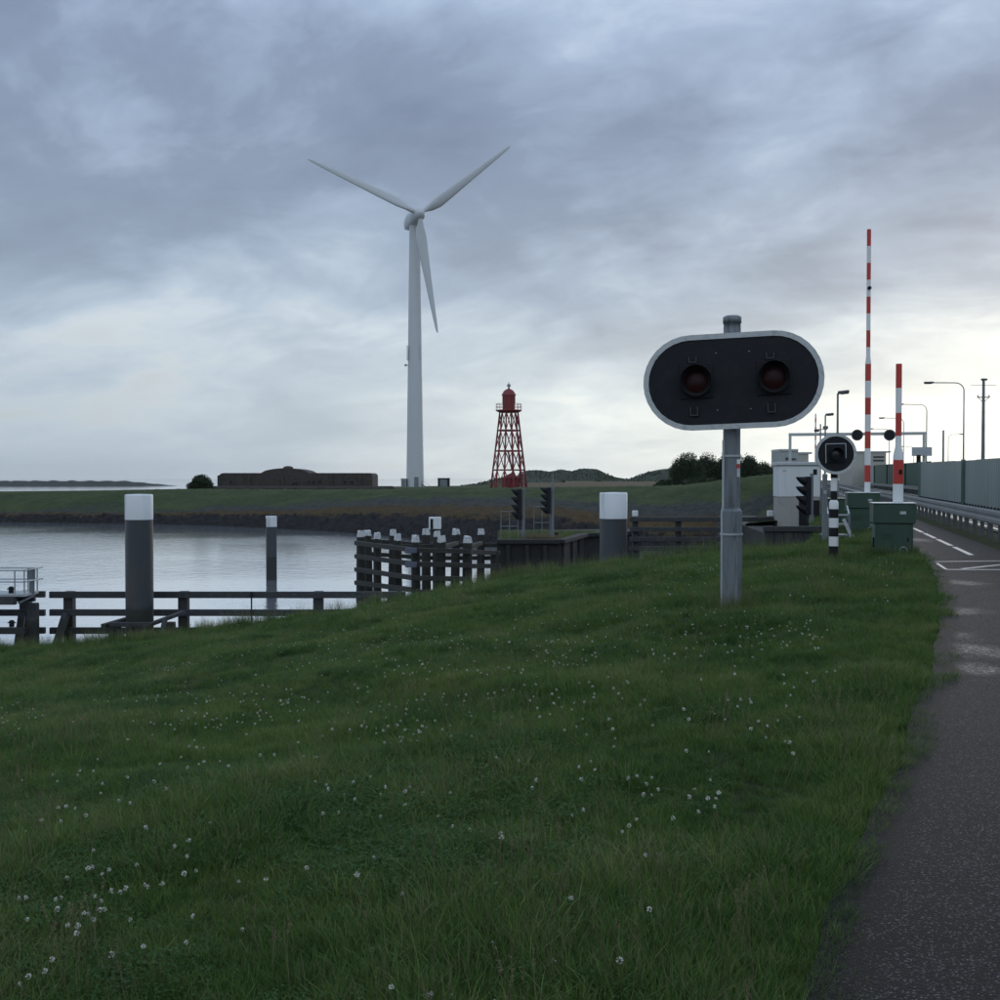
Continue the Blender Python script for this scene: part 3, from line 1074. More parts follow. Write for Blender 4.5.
# ------------------------------------------------------------------ round signal on striped post
Ys = 23.0
s0 = at(833.5, 556, Ys)
s0.z = zg(s0.x, s0.y) - 0.03
st = thing('striped_signal_post', s0, 'black and white striped post carrying a round dark signal board', 'traffic signal')
yb = [556, 546, 536.5, 527.5, 518, 509, 500, 491, 478, 466]
for i in range(len(yb) - 1):
    z0, z1 = at(834, yb[i], Ys).z, at(834, yb[i + 1], Ys).z
    if i == 0:
        z0 = s0.z
    m_ = blackp if i % 2 == 0 else whitep
    if yb[i] > 501:
        MB().tube([(s0.x, s0.y, z0), (s0.x, s0.y, z1)], 0.095, 16).build('post_band', m_, st) if yb[i + 1] > 501 else \
            MB().tube([(s0.x, s0.y, z0), (s0.x, s0.y, z1 - 0.05), (s0.x, s0.y, z1)], [0.095, 0.095, 0.066], 16).build('post_band', m_, st)
    else:
        MB().tube([(s0.x, s0.y, z0), (s0.x, s0.y, z1)], 0.066, 16).build('post_band', m_, st)
MB().tube([(s0.x, s0.y, at(834, 466, Ys).z), (s0.x, s0.y, at(834, 447, Ys).z)], 0.06, 12).build('post_top', galv, st)
C = at(835.7, 454, Ys - 0.14)
M = frame(C, (-0.10, -1, 0), 0.02)
MB().prism(circ(0.36, 36), 0.03, M).build('board', blackb, st)
MB().ring(circ(0.415, 36), circ(0.36, 36), -0.03, 0.03, M).build('rim', rimw, st)
fr_ = MB()
for (cx_, cz_, sx_, sz_) in ((0, 0.21, 0.40, 0.016), (-0.20, 0.01, 0.016, 0.38), (0.20, 0.06, 0.016, 0.30), (0.07, -0.17, 0.22, 0.010)):
    fr_.box((cx_, -0.021, cz_), (sx_, 0.014, sz_))
fr_.v = [tuple(M @ Vector(p)) for p in fr_.v]
fr_.build('lamp_frame', galv_l, st)
hb = MB().box((0, -0.030, 0), (0.36, 0.03, 0.36), bev=0.01)
hb.v = [tuple(M @ Vector(p)) for p in hb.v]
hb.build('lamp_housing', blackp, st)
disc(MB(), M @ Matrix.Translation((0, -0.046, 0)), 0.105, 0.02).build('lens', darkg, st)
visor(MB(), M @ Matrix.Translation((0, -0.046, 0)), 0.135, 0.16, 0.4).build('hood', blackp, st)

# ------------------------------------------------------------------ ship signals seen from the side


def ship_signal(base, ztop_pole, zh0, zh1, n, fx, label, rpole, face=(-1, -0.12, 0), hood=0.26, body=0.30, pole_side=0.16, anten=None):
    t = thing('ship_signal', base, label, 'traffic signal', 'ship signals at the lock')
    x, y, z = base
    MB().tube([(x, y, z), (x, y, ztop_pole)], rpole, 12).build('pole', galv, t)
    MB().tube([(x, y, z), (x, y, z + 0.5)], rpole * 1.35, 12).build('pole_sleeve', galv, t)
    if anten:
        MB().tube([(x + 0.01, y, ztop_pole), (x + 0.01, y, anten)], rpole * 0.35, 8).build('rod', galv, t)
    f_ = Vector(face).normalized()
    c = Vector((x, y, 0)) + f_ * pole_side
    hh = (zh1 - zh0)
    hd = MB().box((c.x, c.y, (zh0 + zh1) / 2), (body * 0.7, body, hh), rz=math.atan2(f_.y, f_.x) + math.pi, bev=0.03).build('head', blackp, t)
    for i in range(n):
        zc = zh1 - hh * (i + 0.5) / n
        Mv = frame(c + f_ * (body * 0.35) + Vector((0, 0, zc)), f_)
        visor(MB(), Mv, hh / n * 0.46, hood, 0.12, 16).build('hood', blackp, hd, org=t.location)
        disc(MB(), Mv, hh / n * 0.36, 0.02, 14).build('lens', darkg, hd, org=t.location)
    for zc in (zh0 + 0.2 * hh, zh1 - 0.2 * hh):
        MB().bar((x, y, zc), c + Vector((0, 0, zc)), 0.04, 0.05).build('bracket', galv, t)
    return t


YP = 58.0
PIER_Z = at(520, 541, YP).z
for (pxx, base_y, top_y, h0, h1, n, lab, ant) in (
        (523.5, 541, 488, 519.5, 489, 4, 'black four-lamp ship signal on the pier, left one below the red lighthouse', 470),
        (552.5, 541, 482, 514, 487.5, 4, 'black four-lamp ship signal on the pier, right one beside the thick white-capped pile', 474)):
    p = at(pxx, base_y, YP)
    p.z = PIER_Z
    ship_signal(p, at(pxx, top_y, YP).z, at(pxx, h0, YP).z, at(pxx, h1, YP).z, n, -1, lab, 0.075, hood=0.34, body=0.30, pole_side=0.22, anten=at(pxx, ant, YP).z)
YH = 42.0
p = at(811.5, 528, YH)
ship_signal(p, at(811, 473.5, YH).z, at(811, 514.5, YH).z, at(811, 476.5, YH).z, 4, -1, 'black four-lamp ship signal in front of the white lock hut', 0.065, hood=0.34, body=0.28, pole_side=0.17)
YH2 = 51.5
p = at(785.0, 528, YH2)
ship_signal(p, at(783, 466, YH2).z, at(783, 495, YH2).z, at(783, 467, YH2).z, 4, -1, 'black ship signal half hidden behind the left edge of the lock hut', 0.065, hood=0.20, body=0.26, pole_side=0.26)

# ------------------------------------------------------------------ lock pier, hut, low timber wall
yp_pts = [at(497, 541, 56.5), at(560, 541, 56.5), at(584, 533, 63.0), at(640, 533, 66.0), at(640, 533, 72.0), at(500, 536, 70.0)]
pier = thing('lock_pier', (yp_pts[0].x, yp_pts[0].y, WZ - 1.5), 'dark stained concrete pier of the lock with dry grass on top', 'pier')
ztop = PIER_Z
vs = [(p.x, p.y, WZ - 1.5) for p in yp_pts] + [(p.x, p.y, ztop) for p in yp_pts]
n = len(yp_pts)
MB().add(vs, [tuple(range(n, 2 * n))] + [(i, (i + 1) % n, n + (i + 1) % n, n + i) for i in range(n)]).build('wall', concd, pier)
for i in range(3):
    a, b = Vector(vs[n + i]), Vector(vs[n + i + 1])
    MB().bar(a + Vector((0, -0.05, 0.06)), b + Vector((0, -0.05, 0.06)), 0.5, 0.20).build('coping', concd, pier)
for xx in (508, 527, 545, 562, 571, 578):
    yy = 56.5 if xx <= 560 else 56.5 + (xx - 560) / 24 * 6.5
    p = at(xx, 545, yy - 0.13)
    MB().box((p.x, p.y, ztop - 1.3), (0.22, 0.24, 2.4), bev=0.03).build('rubbing_post', concd, pier)
# railings on the pier


def railing(pts, h, label, m, r=0.025, rails=2, name='railing', cat='railing', group=None, zbot=None):
    pts = [Vector(p) for p in pts]
    t = thing(name, pts[0], label, cat, group)
    for p in pts:
        MB().tube([p, p + Vector((0, 0, h))], r, 8).build('post', m, t)
    for k in range(rails):
        zz_ = h * (k + 1) / rails
        for i in range(len(pts) - 1):
            MB().tube([pts[i] + Vector((0, 0, zz_)), pts[i + 1] + Vector((0, 0, zz_))], r, 8).build('rail', m, t)
    return t


def pz(x, Y, z=None):
    p = at(x, 500, Y)
    p.z = PIER_Z if z is None else z
    return p


railing([pz(501, 58), pz(509.5, 58), pz(518, 58)], at(510, 511.5, 58).z - PIER_Z, 'thin grey railing on the pier left of the left ship signal', galv)
railing([pz(534, 60), pz(542, 60), pz(550, 60)], at(540, 506.5, 60).z - PIER_Z, 'thin grey railing on the pier between the two ship signals', galv)
p = pz(556.5, 59)
bx = thing('mooring_bollard', p, 'small black bollard on the pier beside the right ship signal', 'bollard')
MB().lathe(p, [(0.10, 0), (0.085, 0.05), (0.085, 0.27), (0.12, 0.30), (0.12, 0.38), (0.05, 0.41)], 14).build('body', blackp, bx)
MB().lathe(p, [(0.15, 0), (0.15, 0.03)], 14).build('base_plate', blackp, bx)

# block under the hut (lock wall beside the road) and low timber wall in front of it
YHU = 48.0
hz = at(800, 526, YHU).z
l0, l1 = at(772, 500, 40.5), at(834, 500, 40.5)
lw = thing('lock_wall', ((l0.x + l1.x) / 2, 46, WZ - 1), 'dark concrete lock wall under the white hut', 'wall')
MB().add([(l0.x, 40.5, WZ - 1), (l1.x, 40.5, WZ - 1), (l1.x + 3.6, 62, WZ - 1), (l0.x + 2.2, 62, WZ - 1),
          (l0.x, 40.5, hz - .03), (l1.x, 40.5, hz - .03), (l1.x + 3.6, 62, hz - .03), (l0.x + 2.2, 62, hz - .03)],
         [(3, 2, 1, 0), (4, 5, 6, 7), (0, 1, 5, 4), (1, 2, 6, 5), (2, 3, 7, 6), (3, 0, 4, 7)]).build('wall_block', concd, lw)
MB().bar((l0.x - 0.2, 40.4, hz - 0.10), (l1.x, 40.4, hz - 0.10), 0.5, 0.22).build('coping', conc, lw)
YTW = 33.4
a, b = at(764, 525.5, YTW), at(851, 525.5, YTW)
tw = thing('timber_wall', ((a.x + b.x) / 2, YTW, -1.6), 'low dark timber wall at the foot of the lock hut', 'wall')
nb = 9
for i in range(nb):
    x0 = a.x + (b.x - a.x) * i / nb
    x1 = a.x + (b.x - a.x) * (i + 1) / nb
    MB().box(((x0 + x1) / 2, YTW, (a.z - 2.2) / 2 - 0.03 + rng.uniform(-.02, .02)), (x1 - x0 - 0.012, 0.12 + rng.uniform(0, .03), a.z + 2.2), bev=0.012).build('plank', darkw, tw)
MB().bar((a.x - .05, YTW - .08, a.z - 0.10), (b.x + .05, YTW - .08, a.z - 0.10), 0.10, 0.16).build('top_beam', darkw, tw)
# hut
h0, h1 = at(781.5, 526, YHU), at(822, 526, YHU)
hc = Vector(((h0.x + h1.x) / 2, YHU + 0.95, hz))
hut = thing('lock_hut', hc, 'small white lock hut on a concrete base beside the road', 'hut')
wW = h1.x - h0.x
zm, zr = at(800, 497, YHU).z, at(800, 465.5, YHU).z
hr_ = -0.12
MB().box((hc.x, hc.y, (hz + zm) / 2 - 0.15), (wW - 0.04, 1.86, zm - hz + 0.3), rz=hr_, bev=0.02).build('base', concl, hut)
hwall = MB().box((hc.x, hc.y, (zm + zr) / 2), (wW, 1.9, zr - zm - 0.004), rz=hr_, bev=0.015).build('wall', hutw, hut)
MB().box((hc.x, hc.y, zr + 0.08), (wW + 0.16, 2.06, 0.15), rz=hr_, bev=0.02).build('roof', rimw, hut)
Rz = Matrix.Translation(hc) @ Matrix.Rotation(hr_, 4, 'Z')


def hutpart(c, s, name, m, par=None):
    q = Rz @ Vector(c)
    return MB().box(q, s, rz=hr_, bev=0.008).build(name, m, par or hut, org=hut.location)


hutpart((0.66, -0.955, zr - hz - 0.28), (0.16, 0.03, 0.24), 'vent', blackp)
hutpart((-0.62, -0.955, zr - hz - 0.22), (0.16, 0.02, 0.10), 'nameplate', rimw)
hutpart((0.42, -0.955, (zm - hz) * 0.45), (0.86, 0.02, (zm - hz) * 0.88), 'dark_base_panel', blackp)  # plain black panel that darkens the right half of the base
# striped white capped post left of the hut is part of the guide fence below

# grey post with a service platform
Yg = 29.0
g0 = at(824.5, 546, Yg)
g0.z = zg(g0.x, g0.y) - 0.03
gpst = thing('steel_post', g0, 'plain grey steel post just behind the striped signal post', 'post')
MB().box((g0.x, g0.y, (g0.z + at(824, 474, Yg).z) / 2), (0.11, 0.11, at(824, 474, Yg).z - g0.z), bev=0.012).build('column', galv, gpst)
MB().box((g0.x, g0.y, g0.z + 0.03), (0.25, 0.25, 0.03), bev=0.006).build('base_plate', galv, gpst)
MB().box((g0.x - 0.01, g0.y - 0.062, at(824, 492, Yg).z), (0.07, 0.015, 0.09)).build('lug', galv_l, gpst)
Yr = 30.5
r0, r1 = at(828, 546, Yr), at(849, 546, Yr)
zg0 = zg((r0.x + r1.x) / 2, Yr)
plat = thing('service_platform', ((r0.x + r1.x) / 2, Yr, zg0 - .02), 'small grey railed service platform between striped post and green cabinet', 'platform')
zpl = max(at(840, 537, Yr).z, zg0 + 0.1)
for q in (r0, r1):
    MB().box((q.x, Yr, (zg0 + at(840, 514, Yr).z) / 2 - 0.02), (0.05, 0.05, at(840, 514, Yr).z - zg0 + 0.04), bev=0.006).build('post', galv, plat)
    MB().bar((q.x, Yr, at(840, 514, Yr).z), (q.x + 0.25, Yr + 1.0, at(840, 507, Yr).z), 0.035, 0.035).build('side_rail', galv_l, plat)
for yy in (515, 524):
    MB().bar((r0.x, Yr, at(840, yy, Yr).z), (r1.x, Yr, at(840, yy, Yr).z), 0.04, 0.045).build('rail', galv_l, plat)
MB().box(((r0.x + r1.x) / 2 + .1, Yr + 0.5, zpl), (r1.x - r0.x + 0.1, 1.0, 0.06), bev=0.006).build('deck', galv, plat)
MB().box(((r0.x + r1.x) / 2 + .1, Yr + 0.5, (zpl + zg0) / 2 - .04), (r1.x - r0.x - .1, 0.8, zpl - zg0 + .02)).build('base', concd, plat)
a, b = at(843.5, 519, Yr - .35), at(850, 533, Yr - .35)
MB().bar(a, b, 0.03, 0.09).build('stair_handrail', rimw, plat)
MB().bar((b.x, b.y, b.z), (b.x, b.y, zg0), 0.03, 0.08).build('handrail_post', rimw, plat)
# green enclosure behind the platform
Ye = 36.0
e0, e1 = at(828, 500, Ye), at(852, 500, Ye)
zge = zg((e0.x + e1.x) / 2, Ye)
en = thing('bridge_machine_housing', ((e0.x + e1.x) / 2, Ye + .4, zge - .05), 'dark green steel machine housing behind the service platform', 'housing')
he = at(840, 499, Ye).z
MB().box(((e0.x + e1.x) / 2, Ye + 0.4, (zge + he) / 2 - .03), (e1.x - e0.x, 0.8, he - zge + 0.04), bev=0.02).build('body', greenp, en)
MB().box(((e0.x + e1.x) / 2, Ye + 0.4, he + 0.008), (e1.x - e0.x + .06, 0.86, 0.03), bev=0.006).build('lid', greenp, en)
for k in range(2):
    xx = e0.x + (e1.x - e0.x) * (0.27 + 0.46 * k)
    MB().box((xx, Ye - 0.006, (zge + he) / 2), ((e1.x - e0.x) * 0.42, 0.01, (he - zge) * 0.8)).build('door', greenp, en)

# ------------------------------------------------------------------ piles, guide fences and fenders


def big_pile(x, ytop, ybase, Y, dia, ycap, label):
    b = at(x, ybase, Y)
    zb = min(zg(b.x, b.y), WZ) - 1.0
    b.z = zb
    t = thing('mooring_pile', b, label, 'pile')
    z0, z1 = at(x, ycap, Y).z, at(x, ytop, Y).z
    r = dia / 2
    MB().tube([(b.x, Y, zb), (b.x, Y, z0)], r, 28).build('steel_tube', steelb, t)
    MB().lathe((b.x, Y, 0), [(r * 1.012, z0), (r * 1.012, z1 - 0.05), (r * 0.97, z1), (0.0, z1 + 0.015)], 28).build('white_cap', pilewh, t)
    return t


YL = 41.3
big_pile(139.8, 494.3, 636, YL, 27 * YL / F, 519.5, 'thick dark steel mooring pile with white top behind the timber fence on the left')
YR = 46.5
big_pile(613.3, 492.5, 570, YR, 27.5 * YR / F, 518.5, 'thick grey steel mooring pile with white top beside the lock pier')
# square pile out in the basin
YS = 68.0
b = at(271.5, 581, YS)
t = thing('basin_pile', (b.x, b.y, WZ - 1.5), 'lone square pile with white head standing out in the basin', 'pile')
zc_, z1 = at(271, 527, YS).z, at(271, 516, YS).z
MB().box((b.x, YS, (WZ - 1.5 + zc_) / 2), (0.62, 0.62, zc_ - WZ + 1.5), rz=0.25, bev=0.03).build('shaft', steelb, t)
MB().box((b.x, YS, (zc_ + z1) / 2), (0.64, 0.64, z1 - zc_), rz=0.25, bev=0.03).build('white_head', pilewh, t)
MB().box((b.x - 0.20, YS - 0.34, (zc_ + z1) / 2 - 0.06), (0.14, 0.03, (z1 - zc_) * 0.75), rz=0.25).build('number_plate', blackp, t)

# timber guide fence on the left bank
YF = 42.6
def fence_run(x0, x1, posts, label, zs, Y, hgt, group, name='timber_guide_fence', m=darkw, lean=(), wpost=0.36, caps=(), zb=None, capw=None):
    a, b = at(x0, 600, Y), at(x1, 600, Y)
    t = thing(name, ((a.x + b.x) / 2, Y, WZ - 1.0 if zb is None else zb), label, 'fence', group)
    zb_ = WZ - 1.0 if zb is None else zb
    for y_ in zs:
        za = at(x0, y_, Y).z
        MB().bar((a.x, Y - 0.16, za), (b.x, Y - 0.16, za + rng.uniform(-.015, .015)), 0.16, hgt).build('rail', m, t)
    ztp = at(x0, zs[0], Y).z + hgt * 0.5
    for q in posts:
        p = at(q, 600, Y)
        MB().box((p.x, Y + wpost / 2 - 0.07, (zb_ + ztp) / 2), (wpost, wpost, ztp - zb_ - 0.03), bev=0.02).build('post', m, t)
    for q in lean:
        p, p2 = at(q[0], 600, Y - 0.3), at(q[1], 600, Y - 1.1)
        MB().bar((p.x, p.y, at(0, q[2], Y).z), (p2.x, p2.y, WZ - 0.4), 0.24, 0.24).build('raker', m, t)
    for q in caps:
        p = at(q, 600, Y)
        zc = ztp + 0.03
        MB().box((p.x, Y + wpost / 2 - 0.07, zc + 0.13), (capw or 0.24, capw or 0.24, 0.26), bev=0.02).build('white_cap', pilewh, t)
    return t


grp = 'dark timber guide fences'
fence_run(51.5, 406, [68.5, 183, 318, 392], 'long dark three-rail timber fence in the water behind the thick left pile', [594.3, 612, 630], YF, 0.245, grp, lean=[(66, 53, 613)])
fence_run(-70, 46.8, [-50, 24.5], 'short end of dark timber fence under the railed jetty at the left edge', [593.7, 612, 630], YF, 0.24, grp, lean=[(22, 16, 613)])
p = at(251.5, 600, YF - 0.30)
t = thing('ladder_rod', (p.x, p.y, WZ - .5), 'thin steel rod fixed upright to the long timber fence', 'rod')
MB().tube([(p.x, p.y, WZ - .5), (p.x, p.y, at(251, 591, YF).z)], 0.03, 8).build('rod_shaft', blackp, t)
MB().box((p.x, p.y, at(251, 594, YF).z), (0.1, 0.07, 0.1), bev=.01).build('clamp', blackp, t)
# frame round the foot of the thick pile
t = thing('pile_guide_frame', (at(145, 630, 40.6).x, 40.6, WZ), 'low tarred timber frame round the foot of the thick left pile', 'frame')
zf = at(140, 623, 40.5).z
MB().bar(at(103, 626, 40.5), at(127, 619, 41.9), 0.2, 0.14).build('beam', darkw, t)
MB().bar(at(110, 624.5, 40.55), at(150, 624.5, 40.55), 0.2, 0.16).build('beam', darkw, t)
MB().bar(at(146, 626, 40.4), at(184, 612, 41.6), 0.22, 0.12).build('beam', darkw, t)
for q in (113, 171):
    a = at(q, 622, 41.0)
    MB().box((a.x, 41.0, (a.z + WZ - .6) / 2), (0.28, 0.28, a.z - WZ + .6), bev=0.02).build('post', darkw, t)
a, b = at(117, 624, 40.7), at(125, 645, 40.2)
MB().bar(a, b, 0.16, 0.16).build('strut', darkw, t)
a, b = at(165, 620, 40.7), at(160, 644, 40.2)
MB().bar(a, b, 0.16, 0.16).build('strut', darkw, t)

# jetty at the left edge
YJ = 40.5
j0, j1 = at(-70, 593.5, YJ), at(25, 593.5, YJ)
t = thing('jetty', ((j0.x + j1.x) / 2, YJ, WZ - 1), 'small galvanised railed jetty at the left edge of the water', 'jetty')
zd = j0.z
MB().box(((j0.x + j1.x) / 2, YJ + 0.6, zd - 0.07), (j1.x - j0.x, 1.2, 0.10), bev=0.01).build('deck', galv_l, t)
MB().bar((j0.x, YJ + 0.05, zd - 0.27), (j1.x - 0.35, YJ + 0.05, zd - 0.27), 0.2, 0.28).build('deck_beam', darkw, t)
MB().bar((j0.x, YJ + 1.1, zd - 0.27), (j1.x - 0.1, YJ + 1.1, zd - 0.27), 0.2, 0.28).build('deck_beam', darkw, t)
zt1, zt2 = at(0, 570.5, YJ).z, at(0, 582, YJ).z
for yy in (YJ + 0.03, YJ + 1.17):
    for zz_ in (zt1, zt2):
        MB().tube([(j0.x, yy, zz_), (j1.x, yy, zz_)], 0.027, 8).build('rail', galv_l, t)
    for q in (-50, -18, 14.5, 24):
        a = at(q, 590, YJ)
        MB().tube([(a.x, yy, zd - 0.02), (a.x, yy, zt1)], 0.027, 8).build('post', galv_l, t)
MB().tube([(j1.x, YJ + .03, zt1), (j1.x + 0.28, YJ + .9, zt1 + .05), (j1.x, YJ + 1.17, zt1)], 0.027, 8).build('end_rail', galv_l, t)
MB().tube([(j1.x, YJ + .03, zt2), (j1.x + 0.28, YJ + .9, zt2 + .05), (j1.x, YJ + 1.17, zt2)], 0.027, 8).build('end_rail', galv_l, t)
MB().box((j1.x + 0.02, YJ + 0.5, (zt1 + zt2) / 2 + 0.06), (0.30, 0.03, 0.42), rz=0.8, bev=0.008).build('gate_panel', galv, t)
MB().box((j1.x + 0.0, YJ + 0.6, (zt2 + zd) / 2 - .05), (0.20, 0.03, 0.5), rz=0.8, bev=0.008).build('gate_panel', galv, t)
for q in (-40, 24):
    a = at(q, 600, YJ)
    MB().box((a.x, YJ + 0.75, (zd - 0.43 + WZ - 1) / 2), (0.36, 0.36, zd - 0.43 - WZ + 1), bev=0.03).build('pile', darkw, t)
MB().bar((at(17, 604, YJ).x, YJ + 0.1, at(17, 603.5, YJ).z), (at(28, 597, YJ).x, YJ + .5, at(28, 597, YJ).z), 0.09, 0.07).build('strut', galv, t)
for q, zq in ((7, zd - 0.02), (7.3, at(7, 628, YJ).z)):
    a = at(q, 600, YJ)
    bt = thing('small_bollard', (a.x, YJ + 0.35, zq), 'small black mooring bollard on the jetty deck' if zq > -3.4 else 'small black mooring bollard on the low beam under the jetty', 'bollard')
    MB().lathe((a.x, YJ + .35, zq), [(0.09, 0), (0.09, 0.16), (0.10, 0.20), (0.06, 0.24)], 12).build('body', blackp, bt)
    MB().tube([(a.x - 0.15, YJ + .35, zq + 0.15), (a.x + 0.15, YJ + .35, zq + 0.15)], 0.022, 8).build('cross_pin', blackp, bt)
a, b = at(-70, 628 + 3.5, YJ), at(22, 628 + 3.5, YJ)
MB().bar((a.x, YJ + .35, a.z - .02), (b.x, YJ + .35, a.z - .02), 0.3, 0.22).build('low_beam', darkw, t)

# fender of piles in front of the lock
fd = thing('pile_fender', (at(415, 600, 51).x, 52, WZ - 1.5), 'dark timber pile fender with white pile heads in front of the lock pier', 'fender')
piles = [(361, 531, 56.5), (367.3, 530.5, 57.5), (377.3, 533, 54.3), (393, 530, 57.5), (397.5, 534.2, 52.5), (415.3, 535.5, 50.5), (426, 529, 57.0), (437, 531.5, 55.0),
         (441.3, 536, 50.6), (456, 529, 57.2), (467.5, 536.4, 50.8), (481, 529, 57.2), (494.5, 545, 54.0)]
for q, yt_, Yp_ in piles:
    p = at(q, yt_, Yp_)
    wp = rng.uniform(0.34, 0.42)
    tilt = rng.uniform(-0.02, 0.02)
    mb = MB()
    mb.tube([(p.x + tilt * 5, Yp_, WZ - 1.5), (p.x, Yp_, p.z - 0.30)], [wp * 0.62, wp * 0.56], 8)
    pl = mb.build('pile', wetw, fd)
    if q != 494.5:
        cp = MB().lathe((0, 0, 0), [(wp * 0.54, -0.28), (wp * 0.44, 0.0), (wp * 0.20, 0.015)], 7, smooth=False)
        cp.v = [(x + p.x, y + Yp_, z + p.z + rng.uniform(-.04, .04)) for x, y, z in cp.v]
        cp.build('pile_head', whitec, pl, org=fd.location)


def fbeam(xa, ya, Ya, xb, yb_, Yb_, h=0.215, w_=0.2, name='waling', m=wetw):
    MB().bar(at(xa, ya, Ya), at(xb, yb_, Yb_), w_, h).build(name, m, fd)


for k in range(4):
    fbeam(356, 543 + 13.2 * k, 56.0, 414, 550.0 + 14.0 * k - (2 if k == 3 else 0), 50.1)
    fbeam(413, 550.0 + 14.0 * k, 50.15, 470, 551.5 + 13.8 * k, 50.4)
for k in range(2):
    fbeam(468, 552 + 14 * k, 50.45, 499, 553 + 13 * k, 54.5)
    fbeam(424, 545 + 13 * k, 57.4, 499, 545 + 13 * k, 57.4, h=0.2)
    fbeam(358, 540 + 13 * k, 57.9, 427, 545 + 13 * k, 57.6, h=0.2)
fbeam(378, 546, 54.6, 440, 546.5, 55.6, h=0.2)
fbeam(440, 548, 50.9, 457, 543, 57.0, h=0.2)
fbeam(467, 548, 50.9, 481, 543, 57.0, h=0.2)
for k in range(2):
    MB().box(at(411, 550.5 + 14.2 * k, 49.95), (0.52, 0.12, 0.24), bev=0.02).build('rubbing_block', rubber, fd)
# white cabinet standing behind the fender
YC = 57.9
p = at(435, 530, YC)
t = thing('white_cabinet', (p.x, YC, WZ - 1), 'small white box with dark slot on a post rising above the pile fender', 'cabinet')
zc0, zc1 = at(435, 529, YC).z, at(435, 517, YC).z
MB().tube([(p.x, YC, WZ - 1), (p.x, YC, zc0)], 0.13, 10).build('post', wetw, t)
MB().box((p.x, YC, (zc0 + zc1) / 2), (0.62, 0.5, zc1 - zc0), bev=0.02).build('box', pilewh, t)
MB().box((p.x - 0.15, YC - 0.262, (zc0 + zc1) / 2 - 0.04), (0.13, 0.03, (zc1 - zc0) * 0.82)).build('dark_slot', blackp, t)

# guide fence to the right of the thick right pile
fence_run(629, 775, [635, 678, 724, 770], 'dark three-rail timber fence across the lock entrance with white-capped posts', [519.3, 529.2, 539.0, 548.5], 50.0, 0.20, grp, wpost=0.26, caps=(635, 770))

# ------------------------------------------------------------------ guardrail and green wall along the road


def copy_to(o, loc, parent=None, rz=None):
    c = o.copy()
    COL.objects.link(c)
    c.parent = parent
    c.location = loc
    if rz is not None:
        c.rotation_euler = (0, 0, rz)
    return c


RZ = -math.radians(15.27)            # turns local +y onto the road direction


def guardrail(off, s0, s1, label, beam_l=4.5, post_every=1.5, face=-1, far_parts=150, hgt=0.77, low=0.40):
    base = rd(s0, off, 0)
    t = thing('guardrail', base, label, 'guardrail', 'guardrails along the road', )
    # W profile (y along the road)
    pr = [(0.0, low), (0.022, low + 0.045), (0.022, low + 0.125), (0.004, low + 0.16), (0.004, low + 0.21), (0.022, low + 0.245), (0.022, low + 0.325), (0.0, hgt)]
    vs = [(face * x, y, z) for y in (0.0, beam_l - 0.02) for x, z in pr] + [(face * (x - 0.012), y, z) for y in (0.0, beam_l - 0.02) for x, z in pr]
    k = len(pr)
    fs = [(i, i + 1, k + i + 1, k + i) for i in range(k - 1)] + [(2 * k + i + 1, 2 * k + i, 3 * k + i, 3 * k + i + 1) for i in range(k - 1)]
    fs += [(k - 1, 3 * k - 1, 4 * k - 1, 2 * k - 1), (0, k, 3 * k, 2 * k)]
    bm_ = MB().add(vs, fs).mesh('beam', galv_b)
    pm = MB().box((0, 0, 0.28), (0.10, 0.08, 0.80), bev=0.008).mesh('post', galv_d)
    sm_ = MB().box((0, 0, 0), (0.06, 0.14, 0.16), bev=0.006).mesh('spacer', galv_d)
    nb_ = int((s1 - s0) / beam_l)
    for i in range(nb_):
        s = s0 + i * beam_l
        o_ = link('beam', bm_, t, rd(s, off) - base)
        o_.rotation_euler = (0, 0, RZ)
    np_ = int((s1 - s0) / post_every)
    rest = MB()
    for i in range(np_):
        s = s0 + (i + 0.5) * post_every
        if s < far_parts:
            o_ = link('post', pm, t, rd(s, off) - base - RN * (face * 0.09))
            o_.rotation_euler = (0, 0, RZ)
            o2 = link('spacer', sm_, o_, Vector((face * 0.045, 0, 0.58)))
        else:
            rest.box(rd(s, off, 0.28) - RN * (face * 0.09), (0.10, 0.08, 0.80), rz=RZ)
    if rest.v:
        o_ = rest.build('far_posts', galv_d, t)
        o_['kind'] = 'stuff'
    return t


galv_b = mat('guardrail_beam', (0.23, 0.235, 0.235), 0.65, 0.05, 0.18, 0.5, 0, 30, grime=(0.18, 0.19, 0.18), gfac=0.5)
galv_d = mat('guardrail_post', (0.10, 0.105, 0.11), 0.55, 0.2, 0.3, 2.0, 0, 30)
guardrail(4.71, -6.0, 260.0, 'grey steel guardrail on dark posts between the cycle path and the road', far_parts=130)
guardrail(10.75, 40.0, 300.0, 'far guardrail at the foot of the green wall', face=-1, post_every=3.0, far_parts=60)

OW = 11.3
TOPS = [(-20, 2.5), (30, 2.62), (66, 2.80), (121, 3.17), (125, 3.17), (200, 3.72), (300, 4.2)]


def wtop(s):
    return float(np.interp(s, [q[0] for q in TOPS], [q[1] for q in TOPS]))


wl = thing('wind_wall', rd(112, OW, -0.3), 'far dark green wall along the other side of the road behind the gantry', 'wall')


